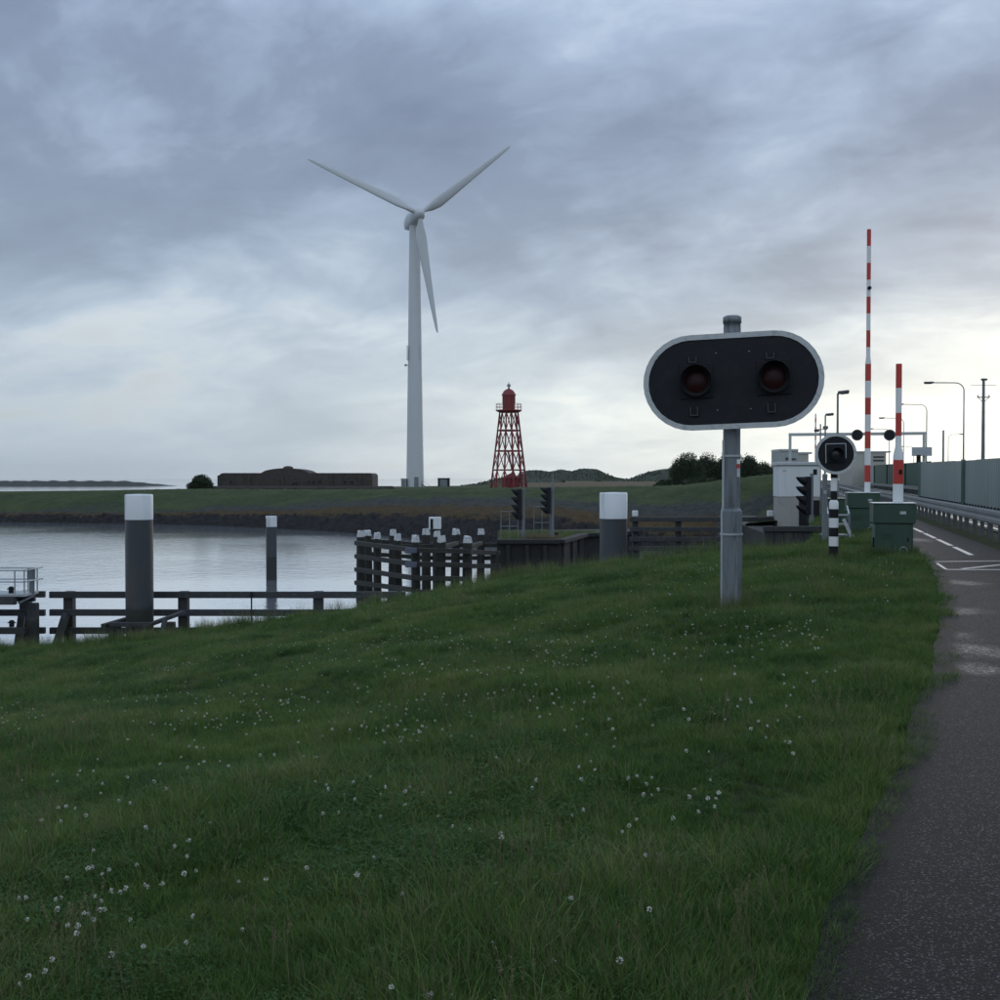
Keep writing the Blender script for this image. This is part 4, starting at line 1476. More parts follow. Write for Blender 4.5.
def panel(s0, s1, m, name='panel', ribs=0.5):
    n = max(4, int((s1 - s0) / 0.25))
    vs, fs = [], []
    for i in range(n + 1):
        s = s0 + (s1 - s0) * i / n
        d_ = 0.05 if (i % 2) else 0.0
        top = wtop(s)
        a = rd(s, OW - d_, -0.3)
        b = rd(s, OW - d_, top)
        c = rd(s, OW + 0.16, top)
        d = rd(s, OW + 0.16, -0.3)
        vs += [a, b, c, d]
    for i in range(n):
        j = 4 * i
        fs += [(j, j + 1, j + 5, j + 4), (j + 1, j + 2, j + 6, j + 5), (j + 2, j + 3, j + 7, j + 6)]
    fs += [(0, 3, 2, 1), (4 * n, 4 * n + 1, 4 * n + 2, 4 * n + 3)]
    MB().add(vs, fs).build(name, m, wl)


s = 112.0
while s < 196:
    panel(s + 0.012, s + 5.0 - 0.012, greenw)
    s += 5.0
while s < 300:
    panel(s + 0.02, s + 8.0 - 0.02, palew)
    s += 8.0
for sp_ in (112, 137, 167, 197):
    MB().bar(rd(sp_, OW - 0.075, -0.3), rd(sp_, OW - 0.075, wtop(sp_) + 0.03), 0.30, 0.10).build('wall_post', greenw, wl)
for q in range(10):
    sa = 112 + q * 8
    MB().bar(rd(sa + .01, OW + 0.05, wtop(sa) + 0.03), rd(sa + 7.99, OW + 0.05, wtop(sa + 8) + 0.03), 0.26, 0.05).build('coping', greenw, wl)

# corrugated wind screen carried above the guardrail between path and road
OS = 5.06
ws = thing('wind_screen', rd(-4, OS, 0), 'grey-green corrugated wind screen standing right behind the near guardrail', 'screen')
SEND = 53.8


def stop_(s_):
    return float(np.interp(s_, [-5, 28, 53.8], [1.95, 2.10, 2.28]))


s = SEND
k = 0
while s > -4:
    s0_, s1_ = s - 2.4, s
    n = 24
    vs, fs = [], []
    dz_ = rng.uniform(-0.008, 0.008)
    for i in range(n + 1):
        q = s0_ + 0.008 + (s1_ - s0_ - 0.016) * i / n
        d_ = (0.0, 0.010, 0.010, 0.0)[i % 4]
        for of in (OS - d_, OS - d_ + 0.006):
            vs += [rd(q, of, 0.58), rd(q, of, stop_(q) + dz_)]
    for i in range(n):
        j = 4 * i
        fs += [(j, j + 1, j + 5, j + 4), (j + 3, j + 2, j + 6, j + 7), (j + 1, j + 3, j + 7, j + 5), (j + 2, j, j + 4, j + 6)]
    fs += [(0, 2, 3, 1), (4 * n + 2, 4 * n, 4 * n + 1, 4 * n + 3)]
    MB().add(vs, fs).build('panel', (greyw, greyw2, greyw, greyw3)[k % 4], ws)
    MB().bar(rd(s0_ + 0.02, OS + 0.035, 0.0 - 0.1), rd(s0_ + 0.02, OS + 0.035, stop_(s0_) - 0.02), 0.06, 0.06).build('upright', galv_d, ws)
    s -= 2.4
    k += 1
for sp_ in (SEND + 0.06, 39.4, 27.4, 15.4, 3.4):
    MB().bar(rd(sp_, OS - 0.05, 0.55), rd(sp_, OS - 0.05, stop_(sp_) + 0.03), 0.14, 0.03).build('cover_strip', greyg, ws)
s = SEND - 0.3
boltm = MB().box((0, 0, 0), (0.05, 0.09, 0.05), bev=0.01).mesh('bolt', blackp)
while s > 12:
    o_ = link('bolt', boltm, ws, rd(s, OS - 0.04, 0.76) - ws.location)
    o_.rotation_euler = (0, 0, RZ)
    s -= 0.6

# handrail on the left of the path further on
hr0 = rd(46, 2.2, -0.05)
t = thing('path_railing', hr0, 'low pale steel handrail along the left of the path beyond the cabinets', 'railing')
for i in range(24):
    sA = 46 + i * 4
    MB().tube([rd(sA, 2.2, -0.08), rd(sA, 2.2, 1.0)], 0.03, 8).build('post', galv, t)
    if i < 23:
        for zz_ in (1.0, 0.55):
            MB().bar(rd(sA, 2.2, zz_), rd(sA + 4, 2.2, zz_), 0.08, 0.07).build('rail', galv_b, t)

# ------------------------------------------------------------------ gantry over the road
GA, GB = at(790, 460, 104.0), at(924, 460, 101.0)
gan = thing('height_gantry', Vector((GA.x, GA.y, -0.2)), 'white steel gantry across the road with two round boards', 'gantry')
zbm = at(850, 434, 102.5).z
for q in (GA, GB):
    MB().box((q.x, q.y, (zbm - 0.15 - 0.2) / 2), (0.26, 0.26, zbm + 0.15 + 0.2 - .3), rz=RZ, bev=0.02).build('leg', rimw, gan)
MB().bar((GA.x - .15, GA.y, zbm), (GB.x + .15, GB.y, zbm), 0.26, 0.28).build('beam', rimw, gan)
for q in (857, 889):
    fr = (q - 790) / 134.0
    c = GA.lerp(GB, fr)
    c.z = at(q, 435.2, c.y).z
    Mg = frame(c + Vector((0, -0.3, 0)), (-RD.x, -RD.y, 0))
    bo = MB().prism(circ(0.45, 24), 0.08, Mg).build('round_board', blackb, gan)
    MB().ring(circ(0.52, 24), circ(0.45, 24), -0.05, 0.05, Mg).build('rim', galv, bo, org=gan.location)
    MB().box(c + Vector((0, -.2, 0)), (0.12, 0.2, 0.5)).build('clamp', galv, gan)
p = at(922.5, 451.5, 100.6)
t = thing('road_sign', (GB.x, GB.y - .2, p.z - 0.4), 'back of a plain grey rectangular sign fixed to the right gantry leg', 'sign')
MB().box((p.x, GB.y - 0.25, p.z), (1.72, 0.05, 0.80), rz=RZ, bev=0.012).build('plate', galv_l, t)
for dz_ in (-0.22, 0.22):
    MB().box((p.x, GB.y - 0.20, p.z + dz_), (1.5, 0.06, 0.06), rz=RZ).build('stiffener', galv, t)
p = at(921.5, 459, 100.4)
t = thing('signal_lamp', (p.x, GB.y - .3, p.z - .4), 'small black signal lamp under the sign on the gantry leg', 'traffic signal')
MB().box((p.x - 0.15, GB.y - 0.30, p.z), (0.36, 0.25, 0.75), rz=RZ, bev=0.03).build('head', blackp, t)
visor(MB(), frame((p.x - 0.15, GB.y - 0.43, p.z + 0.12), (-RD.x, -RD.y, 0)), 0.13, 0.16).build('hood', blackp, t)

# ------------------------------------------------------------------ lamps and poles


def hook_lamp(base, h, arm, side, label, r0=0.085, r1=0.045):
    t = thing('street_lamp', base, label, 'street lamp', 'curved street lamps behind the wall')
    x, y, z = base
    d = RN * side
    pts = [Vector((x, y, z)), Vector((x, y, z + h * 0.5)), Vector((x, y, h - 0.75))]
    for k in range(1, 7):
        a = math.pi / 2 * k / 6
        pts.append(Vector((x, y, h - 0.75)) + d * (0.75 * (1 - math.cos(a))) + Vector((0, 0, 0.70 * math.sin(a))))
    pts.append(pts[-1] + d * (arm - 0.75) + Vector((0, 0, 0.05)))
    n_ = len(pts)
    rr = [r0, (r0 + r1) / 2, r1 * 1.15] + [r1] * (n_ - 3)
    MB().tube(pts, rr, 8).build('pole', galv, t)
    MB().tube([(x, y, z), (x, y, z + 1.0)], r0 * 1.4, 8).build('pole_base', galv, t)
    e = pts[-1]
    hd = MB().box(e + d * 0.30 + Vector((0, 0, 0.02)), (0.30, 0.85, 0.16), rz=math.atan2(d.y, d.x) - math.pi / 2, bev=0.05).build('lamp_head', galv_d, t)
    MB().box(e + d * 0.34 + Vector((0, 0, -0.075)), (0.22, 0.60, 0.06), rz=math.atan2(d.y, d.x) - math.pi / 2, bev=0.02).build('lamp_glass', darkg, hd, org=t.location)
    return t


labs = ['nearest tall hooked street lamp beside the telegraph pole', 'tall hooked street lamp above the grey sign on the gantry', 'third hooked street lamp back, behind the near barrier boom', 'fourth hooked street lamp back, seen between the two barrier booms']
for i, (px_, Y_) in enumerate(((963.3, 98), (926.3, 127), (903.3, 156), (889, 186))):
    b = at(px_, HOR, Y_)
    hook_lamp(Vector((b.x, Y_, -0.3)), 10.0 if i < 3 else 9.8, 2.6, -1, labs[i])
b = at(948.0, HOR, 205)
hook_lamp(Vector((b.x, 205, -0.3)), 9.6, 2.0, 1, 'small distant hooked street lamp turned to the right behind the wall')
for px_, Y_, h_, lb in ((913.5, 262, 9.0, 'tiny distant hooked street lamp left of the gantry sign'), (899.0, 300, 8.6, 'tiny farthest hooked street lamp beyond the gantry')):
    b = at(px_, HOR, Y_)
    hook_lamp(Vector((b.x, Y_, -0.3)), h_, 2.4, -1, lb)


def box_lamp(px_, Y_, ytop, label, arm=0.55):
    b = at(px_, HOR, Y_)
    ht = at(px_, ytop, Y_).z
    t = thing('street_lamp', (b.x, Y_, -0.3), label, 'street lamp', 'short box-headed street lamps')
    MB().tube([(b.x, Y_, -0.3), (b.x, Y_, ht - 0.12)], [0.075, 0.05], 10).build('pole', galv, t)
    MB().tube([(b.x, Y_, -0.3), (b.x, Y_, 0.9)], 0.09, 10).build('pole_base', galv, t)
    d = RN
    R = Matrix.Rotation(math.atan2(d.y, d.x), 3, 'Z') @ Matrix.Rotation(-0.10, 3, 'Y')
    e = Vector((b.x, Y_, ht - 0.06)) + d * (arm * 0.5)
    hd = MB().box(e, (arm, 0.28, 0.15), rot=R, bev=0.03).build('lamp_head', galv_d, t)
    MB().box(e + d * 0.06 + Vector((0, 0, -0.085)), (arm * 0.7, 0.2, 0.03), rot=R).build('lamp_glass', darkg, hd, org=t.location)
    return t


box_lamp(837.3, 56, 391, 'tallest box-headed lamp post rising above the round signal board')
box_lamp(825.0, 76, 413.5, 'middle box-headed lamp post behind the lock hut')
# camera mast
b = at(820.2, HOR, 84)
t = thing('camera_mast', (b.x, 84, -0.3), 'thin mast with small cameras behind the lock hut', 'mast')
zt_ = at(820, 424, 84).z
MB().tube([(b.x, 84, -0.3), (b.x, 84, zt_)], [0.07, 0.05], 8).build('pole', galv, t)
MB().bar((b.x - 0.3, 84, at(820, 429.5, 84).z), (b.x + 0.5, 84, at(820, 429.5, 84).z), 0.06, 0.06).build('arm', galv, t)
for dx_, yy in ((0.38, 427.5), (-0.28, 430.5)):
    MB().box((b.x + dx_, 84, at(820, yy, 84).z), (0.34, 0.3, 0.22), bev=0.04).build('camera', galv_d, t)
# telegraph pole
b = at(982.8, HOR, 110)
t = thing('telegraph_pole', (b.x, 110, -0.3), 'grey telegraph pole with cross arms behind the wall at the right', 'pole')
zt_ = at(983, 380, 110).z
MB().tube([(b.x, 110, -0.3), (b.x, 110, zt_)], [0.20, 0.13], 10).build('pole', galv, t)
zc1 = at(983, 397.3, 110).z
MB().bar((b.x - 0.62, 110, zc1), (b.x + 0.62, 110, zc1), 0.1, 0.1).build('cross_arm', galv, t)
for sgn in (-1, 1):
    MB().tube([(b.x + sgn * 0.5, 110, zc1 - .03), (b.x, 110, zc1 - 0.55)], 0.03, 6).build('brace', galv, t)
    MB().lathe((b.x + sgn * 0.55, 110, zc1 + 0.05), [(0.05, 0), (0.08, 0.08), (0.03, 0.2)], 8).build('insulator', galv_l, t)
MB().bar((b.x - 1.25, 110, at(983, 385.2, 110).z), (b.x + 1.25, 110, at(983, 385.2, 110).z), 0.04, 0.04).build('thin_arm', galv, t)
MB().box((b.x + 0.05, 110, zt_ + 0.05), (0.6, 0.3, 0.2), rz=0.2, bev=0.05).build('top_fitting', galv_d, t)
b = at(943, HOR, 150)
t = thing('plain_mast', (b.x, 150, -0.3), 'short plain mast behind the wall between lamp and gantry sign', 'mast')
MB().tube([(b.x, 150, -0.3), (b.x, 150, at(943, 431, 150).z)], [0.16, 0.12], 10).build('pole', galv, t)
MB().lathe((b.x, 150, at(943, 431, 150).z), [(0.14, -0.05), (0.14, 0.05), (0.03, 0.12)], 10).build('cap', galv, t)

# ------------------------------------------------------------------ lock buildings behind


def building(name, x0, x1, ytop, Y, depth, m, label, over=0.3, wins=()):
    a, b = at(x0, HOR, Y), at(x1, HOR, Y)
    ht = at(x0, ytop, Y).z
    t = thing(name, ((a.x + b.x) / 2, Y + depth / 2, -0.4), label, 'building')
    wd = b.x - a.x
    c = Vector(((a.x + b.x) / 2, Y + depth / 2, 0))
    MB().box((c.x, c.y, (ht - 0.3 - 0.4) / 2), (wd, depth, ht - 0.3 + 0.4), bev=0.02).build('wall', m, t)
    MB().box((c.x + over / 2, c.y, ht - 0.15), (wd + over, depth + 0.3, 0.3), bev=0.03).build('roof', rimw, t)
    for (wx, wz, ww, wh) in wins:
        w_ = MB().box((c.x + wx * wd, Y - 0.02, ht - wz), (ww, 0.06, wh), bev=0.01).build('window', galv_d, t)
        MB().box((c.x + wx * wd, Y - 0.055, ht - wz), (ww - 0.14, 0.02, wh - 0.14)).build('pane', darkg, w_, org=t.location)
    n_ = max(2, int(wd / 0.9))
    for k in range(1, n_):
        MB().box((a.x + wd * k / n_, Y - 0.015, (ht - 0.3) * 0.5 + 0.6), (0.05, 0.03, ht - 1.6)).build('cladding_joint', m, t)
    return t


building('control_building', 852, 886, 451, 205, 8, cream, 'flat-roofed pale control building behind the wall between the two barrier booms', 0.8, wins=((0.28, 1.1, 2.0, 0.35), (0.28, 1.75, 2.0, 0.35)))
building('pump_house', 779.5, 798, 449, 165, 5, palew, 'grey flat-roofed block showing above the white hut roof', 0.0, wins=((-0.1, 1.45, 0.5, 0.4), (0.25, 1.5, 0.7, 0.3)))
building('site_cabin', 797.5, 808.5, 452, 172, 5, cream, 'low pale cabin right of the grey block behind the hut', 0.5)

# ------------------------------------------------------------------ casemate
YB = 200.0
k_ = YB / F
bz = at(290, 490.5, YB).z
ctr = at(295, 490, YB)
bk = thing('bunker', (ctr.x, YB, bz - 0.6), 'long low dark brick bunker with domed middle on the far shore', 'bunker')
zt_ = at(290, 473, YB).z
z_l = at(290, 486.0, YB).z
x0, x1 = at(218, 480, YB).x, at(372.5, 480, YB).x
nseg = 40
poly = []
r_ = 1.0
for k in range(6):
    a = math.pi / 2 * k / 5
    poly.append((x0 + r_ - r_ * math.cos(a), zt_ - r_ + r_ * math.sin(a)))
hx0, hx1 = at(261, 480, YB).x, at(309, 480, YB).x
zh = at(285, 468.2, YB).z
for k in range(0, 13):
    q = k / 12
    hgt = math.sin(math.pi * q) ** 0.55 if 0 < q < 1 else 0
    poly.append((hx0 + (hx1 - hx0) * q, zt_ + (zh - zt_) * hgt))
for k in range(6):
    a = math.pi / 2 * k / 5
    poly.append((x1 - r_ * 0.6 + r_ * 0.6 * math.sin(a), zt_ - r_ * 0.6 + r_ * 0.6 * math.cos(a)))
poly = [(x0, bz - .6)] + poly + [(x1, bz - .6)]
poly = poly[::-1]
MB().prism(poly, 9.0, Matrix.Translation((0, YB + 4.5, 0))).build('wall', bunkm, bk)
cx0, cx1 = at(280.5, 480, YB).x, at(289.5, 480, YB).x
MB().lathe(((cx0 + cx1) / 2, YB + 3.0, zh - 0.5), [(0.95, 0.0), (0.95, 0.55), (0.8, 0.78), (0.4, 0.9), (0, 0.93)], 16).build('observation_cupola', bunkm, bk)
MB().box(((at(203, 0, YB).x + at(394, 0, YB).x) / 2, YB - 0.9, (z_l + bz - 0.6) / 2 - .1), (at(394, 0, YB).x - at(203, 0, YB).x, 1.6, z_l - bz + 0.8), bev=0.3).build('apron_wall', bunkm, bk)
for (xa, wd_) in ((283, 0.5), (295, 1.1), (309, 0.4), (314, 0.5), (320, 0.6), (231, 0.5), (345, 0.5), (352, 0.8)):
    p = at(xa, 483.5 if xa in (295,) else 482, YB)
    MB().box((p.x, YB + 0.02, p.z), (wd_ + 0.4, 0.16, 0.8), bev=0.03).build('embrasure_frame', bunkm, bk)
    e_ = [c for c in bk.children if c.name.startswith('embrasure_frame')][-1]
    MB().box((p.x, YB - 0.075, p.z), (wd_ * 0.8, 0.04, 0.4)).build('embrasure', blackp, e_, org=bk.location)
for xa in (217.5, 248, 281, 330, 358):
    p = at(xa, 480, YB)
    MB().box((p.x + .3, YB - 0.12, (zt_ + bz) / 2 - .2), (0.55, 0.30, zt_ - bz - 0.5), bev=0.05).build('buttress', bunkm, bk)

# ------------------------------------------------------------------ wind turbine
YT = 246.0
tb = at(415.2, 487.5, YT)
tw_ = thing('wind_turbine', (tb.x, YT, tb.z - 0.8), 'tall white three-bladed wind turbine on the far shore', 'wind turbine')
hubp = at(416.0, 218.5, YT)
zT = at(414.5, 224, YT).z
r0_, r1_ = 9.0 * YT / F, 5.4 * YT / F
prof = []
for k in range(9):
    q = k / 8
    prof.append((r0_ + (r1_ - r0_) * q ** 0.9, (tb.z - 0.8) + (zT - tb.z + 0.8) * q))
MB().lathe((tb.x, YT, 0), prof, 32).build('tower', turbw, tw_)
for q in (0.34, 0.68):
    zz_ = (tb.z - 0.8) + (zT - tb.z + 0.8) * q
    rq = r0_ + (r1_ - r0_) * q ** 0.9
    MB().lathe((tb.x, YT, zz_), [(rq + 0.025, -0.08), (rq + 0.025, 0.08)], 32).build('flange', turbw, tw_)
psi = math.radians(17)
fw = Vector((math.sin(psi), -math.cos(psi), 0.0))          # the way the rotor faces
sd_ = Vector((0, 0, 1)).cross(fw)                     # to the right, seen from the camera
hub = Vector((tb.x, YT, hubp.z)) + fw * 4.2
Mn = frame(Vector((tb.x, YT, hubp.z)), fw)
nac = MB()
secs = [(-3.2, 1.25), (-1.0, 1.55), (2.5, 1.65), (5.5, 1.35), (6.2, 0.9)]
vs, fs = [], []
for yl, r in secs:
    for k in range(12):
        a = 2 * math.pi * (k + .5) / 12
        cx, cz = math.cos(a), math.sin(a)
        e = 1.0 / max(abs(cx), abs(cz)) ** 0.55
        vs.append(Mn @ Vector((cx * r * e * 0.95, yl, cz * r * e - 0.15)))
for i in range(len(secs) - 1):
    for k in range(12):
        j = (k + 1) % 12
        fs.append((i * 12 + k, i * 12 + j, (i + 1) * 12 + j, (i + 1) * 12 + k))
fs += [tuple(range(11, -1, -1)), tuple(range(48, 60))]
nac.add(vs, fs, True).build('nacelle', turbw, tw_)
Mh = frame(hub, fw)
hb = MB().lathe((0, 0, 0), [(1.35, -1.3), (1.45, -0.3), (1.35, 0.5), (0.95, 1.2), (0.4, 1.6), (0, 1.7)], 20)
Rl = Matrix.Rotation(math.pi / 2, 4, 'X')
hb.v = [tuple(Mh @ (Rl @ Vector(p))) for p in hb.v]
hb.build('hub', turbw, tw_)
Rb = 25.8
for th in (158.5, 38.5, -81.5):
    a = math.radians(th)
    rad = sd_ * math.cos(a) + Vector((0, 0, 1)) * math.sin(a)
    tan = sd_ * -math.sin(a) + Vector((0, 0, 1)) * math.cos(a)
    st_ = [(0.02, 0.55, 1.0, 70), (0.06, 0.55, 1.0, 60), (0.12, 0.95, 0.5, 30), (0.20, 1.20, 0.26, 18), (0.35, 1.00, 0.22, 12), (0.55, 0.74, 0.2, 7), (0.8, 0.48, 0.18, 3), (0.95, 0.30, 0.18, 1), (0.99, 0.18, 0.16, 0), (1.0, 0.05, 0.2, 0)]
    vs, fs = [], []
    for q, hc_, thk, tw in st_:
        w_ = math.radians(tw)
        cd = tan * math.cos(w_) + fw * math.sin(w_)
        td = fw * math.cos(w_) - tan * math.sin(w_)
        for k in range(10):
            b_ = 2 * math.pi * k / 10
            lead = -0.0 if thk > 0.9 else -hc_ * 0.35
            vs.append(hub + rad * (Rb * q) + fw * (0.4 + 0.8 * q * q) + cd * (hc_ * math.cos(b_) + lead) + td * (hc_ * thk * math.sin(b_)))
    for i in range(len(st_) - 1):
        for k in range(10):
            j = (k + 1) % 10
            fs.append((i * 10 + k, i * 10 + j, (i + 1) * 10 + j, (i + 1) * 10 + k))
    m_ = len(st_) - 1
    fs += [tuple(m_ * 10 + k for k in range(10))]
    MB().add(vs, fs, True).build('blade', turbw, tw_)
# platform ring, door, small aerial
zp0, zp1 = at(414, 360.5, YT).z, at(414, 346, YT).z
for dx_ in (-1.62, 1.20):
    MB().box((tb.x + dx_, YT - 0.9, (zp0 + zp1) / 2), (0.14, 0.5, zp1 - zp0)).build('antenna_panel', galv_l, tw_)
MB().bar((tb.x - 1.62, YT - 1.1, zp0), (tb.x - 1.3, YT - 0.6, zp0), 0.1, 0.1).build('bracket', galv, tw_)
zq = at(406, 365.5, YT).z
MB().bar((tb.x - 1.2, YT - 0.6, zq), (at(406, 365, YT).x, YT - 0.6, zq), 0.1, 0.1).build('bracket', galv, tw_)
MB().lathe((at(406, 365, YT).x, YT - 0.6, zq - 0.3), [(0.0, 0.0), (0.33, 0.2), (0.33, 0.45), (0, 0.62)], 12).build('dish', galv_l, tw_)
MB().box((tb.x + 0.4, YT - r0_ + 0.02, tb.z + 1.2), (0.95, 0.12, 2.2), bev=0.03).build('door', galv, tw_)
# boxes at the tower's foot
for x0p, x1p, y0p, y1p, m_, nm, lb, ct in ((401, 406, 479, 488, palew, 'transformer_box', 'slim pale transformer box left of the turbine foot', 'cabinet'),
                                           (437.7, 449.5, 478.5, 487.5, concd, 'switch_house', 'small dark switch house right of the turbine foot', 'cabinet')):
    a, b = at(x0p, y1p, YT - 2), at(x1p, y0p, YT - 2)
    t = thing(nm, ((a.x + b.x) / 2, YT - 1, a.z - 0.5), lb, ct)
    MB().box(((a.x + b.x) / 2, YT - 1, (a.z + b.z) / 2 - 0.25), (b.x - a.x, 1.8, b.z - a.z + 0.5), bev=0.03).build('body', m_, t)
    MB().box(((a.x + b.x) / 2, YT - 1, b.z + 0.05), (b.x - a.x + 0.2, 2.0, 0.12), bev=0.03).build('roof', m_, t)
    MB().box(((a.x + b.x) / 2, YT - 1.92, (a.z + b.z) / 2), ((b.x - a.x) * 0.6, 0.04, (b.z - a.z) * 0.8)).build('door', galv, t)
t = thing('tower_stairs', (tb.x + 2.9, YT - 1, tb.z - .5), 'small steel stairs at the right of the turbine foot', 'stairs')
MB().bar((tb.x + 1.6, YT - 1.0, tb.z + 0.75), (tb.x + 3.3, YT - 1.0, tb.z - 0.3), 0.8, 0.12).build('flight', galv, t)
MB().bar((tb.x + 1.6, YT - 1.4, tb.z + 1.55), (tb.x + 3.3, YT - 1.4, tb.z + 0.5), 0.06, 0.06).build('handrail', galv, t)
for q in (0, 1):
    MB().bar((tb.x + 1.6 + 1.7 * q, YT - 1.4, tb.z + 0.75 - 1.05 * q), (tb.x + 1.6 + 1.7 * q, YT - 1.4, tb.z + 1.55 - 1.05 * q), 0.06, 0.06).build('handrail_post', galv, t)

# ------------------------------------------------------------------ red iron lighthouse
YLH = 170.0
kL = YLH / F
lb = at(508.8, 490.5, YLH)
lh = thing('lighthouse', (lb.x, YLH, lb.z - 0.5), 'red iron lattice lighthouse with domed lantern on the far shore', 'lighthouse')
zy = lambda y: at(509, y, YLH).z
NL = 12
tiers = [(493, 19.2), (470, 16.4), (451, 14.0), (430.5, 11.5), (411.5, 9.3)]


def lp(i, t_):
    y_, r_px = tiers[t_]
    a = 2 * math.pi * (i + 0.5) / NL
    return Vector((lb.x + r_px * kL * math.cos(a), YLH + r_px * kL * math.sin(a), zy(y_)))


for i in range(NL):
    MB().tube([lp(i, 0), lp(i, 2), lp(i, 4)], [0.16, 0.14, 0.12], 6).build('leg', lhred, lh)
for t_ in (1, 2, 3, 4):
    for i in range(NL):
        MB().bar(lp(i, t_), lp((i + 1) % NL, t_), 0.12, 0.20).build('ring_beam', lhred, lh)
for t_ in range(4):
    for i in range(NL):
        a0, b0, a1, b1_ = lp(i, t_), lp((i + 1) % NL, t_), lp(i, t_ + 1), lp((i + 1) % NL, t_ + 1)
        MB().tube([a0, b1_], 0.06, 5).build('brace', lhred, lh)
        MB().tube([b0, a1], 0.06, 5).build('brace', lhred, lh)
    # knots where legs and rings meet
MB().bar(lp(8, 2) * 0.6 + lp(2, 2) * 0.4, lp(11, 1) * 0.6 + lp(5, 1) * 0.4, 0.25, 0.25).build('stair_flight', lhred, lh)
shed = MB().box((lb.x + 0.35, YLH - 0.2, (zy(492) + zy(478.5)) / 2), (14.5 * kL, 14 * kL, zy(478.5) - zy(492)), rz=0.3, bev=0.03).build('shed', lhred, lh)
sr = MB()
cxs, cys, zs0 = lb.x + 0.35, YLH - 0.2, zy(478.5)
sr.lathe((cxs, cys, zs0), [(1.75, 0), (1.75, 0.08), (0.0, 0.85)], 4, smooth=False)
sr.v = [tuple(Vector((cxs, cys, 0)) + Matrix.Rotation(0.3 + math.pi / 4, 3, 'Z') @ Vector((x - cxs, y - cys, z))) for x, y, z in sr.v]
sr.build('shed_roof', lhred, shed, org=lh.location)
zg_ = zy(411)
MB().lathe((lb.x, YLH, zg_), [(1.45, -0.25), (1.98, 0.0), (1.98, 0.14), (1.1, 0.15)], 16).build('gallery_deck', lhred, lh)
for i in range(16):
    a = 2 * math.pi * i / 16
    MB().tube([(lb.x + 1.92 * math.cos(a), YLH + 1.92 * math.sin(a), zg_ + 0.1), (lb.x + 1.92 * math.cos(a), YLH + 1.92 * math.sin(a), zg_ + 1.05)], 0.035, 5).build('baluster', lhred, lh)
for zz_ in (0.58, 1.05):
    ring = [(lb.x + 1.92 * math.cos(2 * math.pi * k / 24), YLH + 1.92 * math.sin(2 * math.pi * k / 24), zg_ + zz_) for k in range(25)]
    MB().tube(ring, 0.035, 5, cap=False).build('gallery_rail', lhred, lh)
MB().lathe((lb.x, YLH, zg_), [(0.96, 0.1), (0.96, zy(395.5) - zg_)], 20).build('lantern_room', lhred, lh)
for i in range(8):
    a = 2 * math.pi * (i + .5) / 8
    MB().box((lb.x + 1.0 * math.cos(a), YLH + 1.0 * math.sin(a), (zg_ + zy(395.5)) / 2 + 0.5), (0.10, 0.07, 1.1), rz=a).build('glazing_bar', lhred, lh)
z5 = zy(395.5)
MB().lathe((lb.x, YLH, z5), [(1.12, -0.02), (1.12, 0.06), (0.98, 0.30), (0.80, 0.62), (0.52, 0.88), (0.2, 1.0), (0.14, 1.12)], 20).build('dome', lhred, lh)
MB().lathe((lb.x, YLH, z5 + 1.12), [(0.10, 0.0), (0.10, 0.1), (0.26, 0.25), (0.30, 0.42), (0.22, 0.60), (0.06, 0.70), (0.03, 0.95), (0, 1.0)], 12).build('finial', lhgrey, lh)

# ------------------------------------------------------------------ trees, scrub and hills


def leaf_cloud(cs, n, size, seed):
    """many leaf-sized faces spread through the lobes cs = [(centre, radii)], denser near the surface"""
    g = np.random.default_rng(seed)
    ws = np.array([c[1][0] * c[1][2] for c in cs])
    pick = g.choice(len(cs), n, p=ws / ws.sum())
    C_ = np.array([tuple(c[0]) for c in cs])[pick]
    R_ = np.array([tuple(c[1]) for c in cs])[pick]
    d = g.normal(size=(n, 3))
    d /= np.linalg.norm(d, axis=1)[:, None]
    r = 1 - 0.45 * g.random(n) ** 1.6 + 0.10 * g.normal(size=n)
    ctr_ = C_ + d * R_ * r[:, None]
    a = g.normal(size=(n, 3)); a /= np.linalg.norm(a, axis=1)[:, None]
    b = np.cross(a, g.normal(size=(n, 3))); b /= np.linalg.norm(b, axis=1)[:, None]
    s_ = size * (0.6 + 0.8 * g.random(n))[:, None]
    v = np.stack([ctr_ - a * s_, ctr_ + b * s_ * 0.55, ctr_ + a * s_, ctr_ - b * s_ * 0.55], 1).reshape(-1, 3)
    f = np.arange(4 * n).reshape(-1, 4)
    return v, f


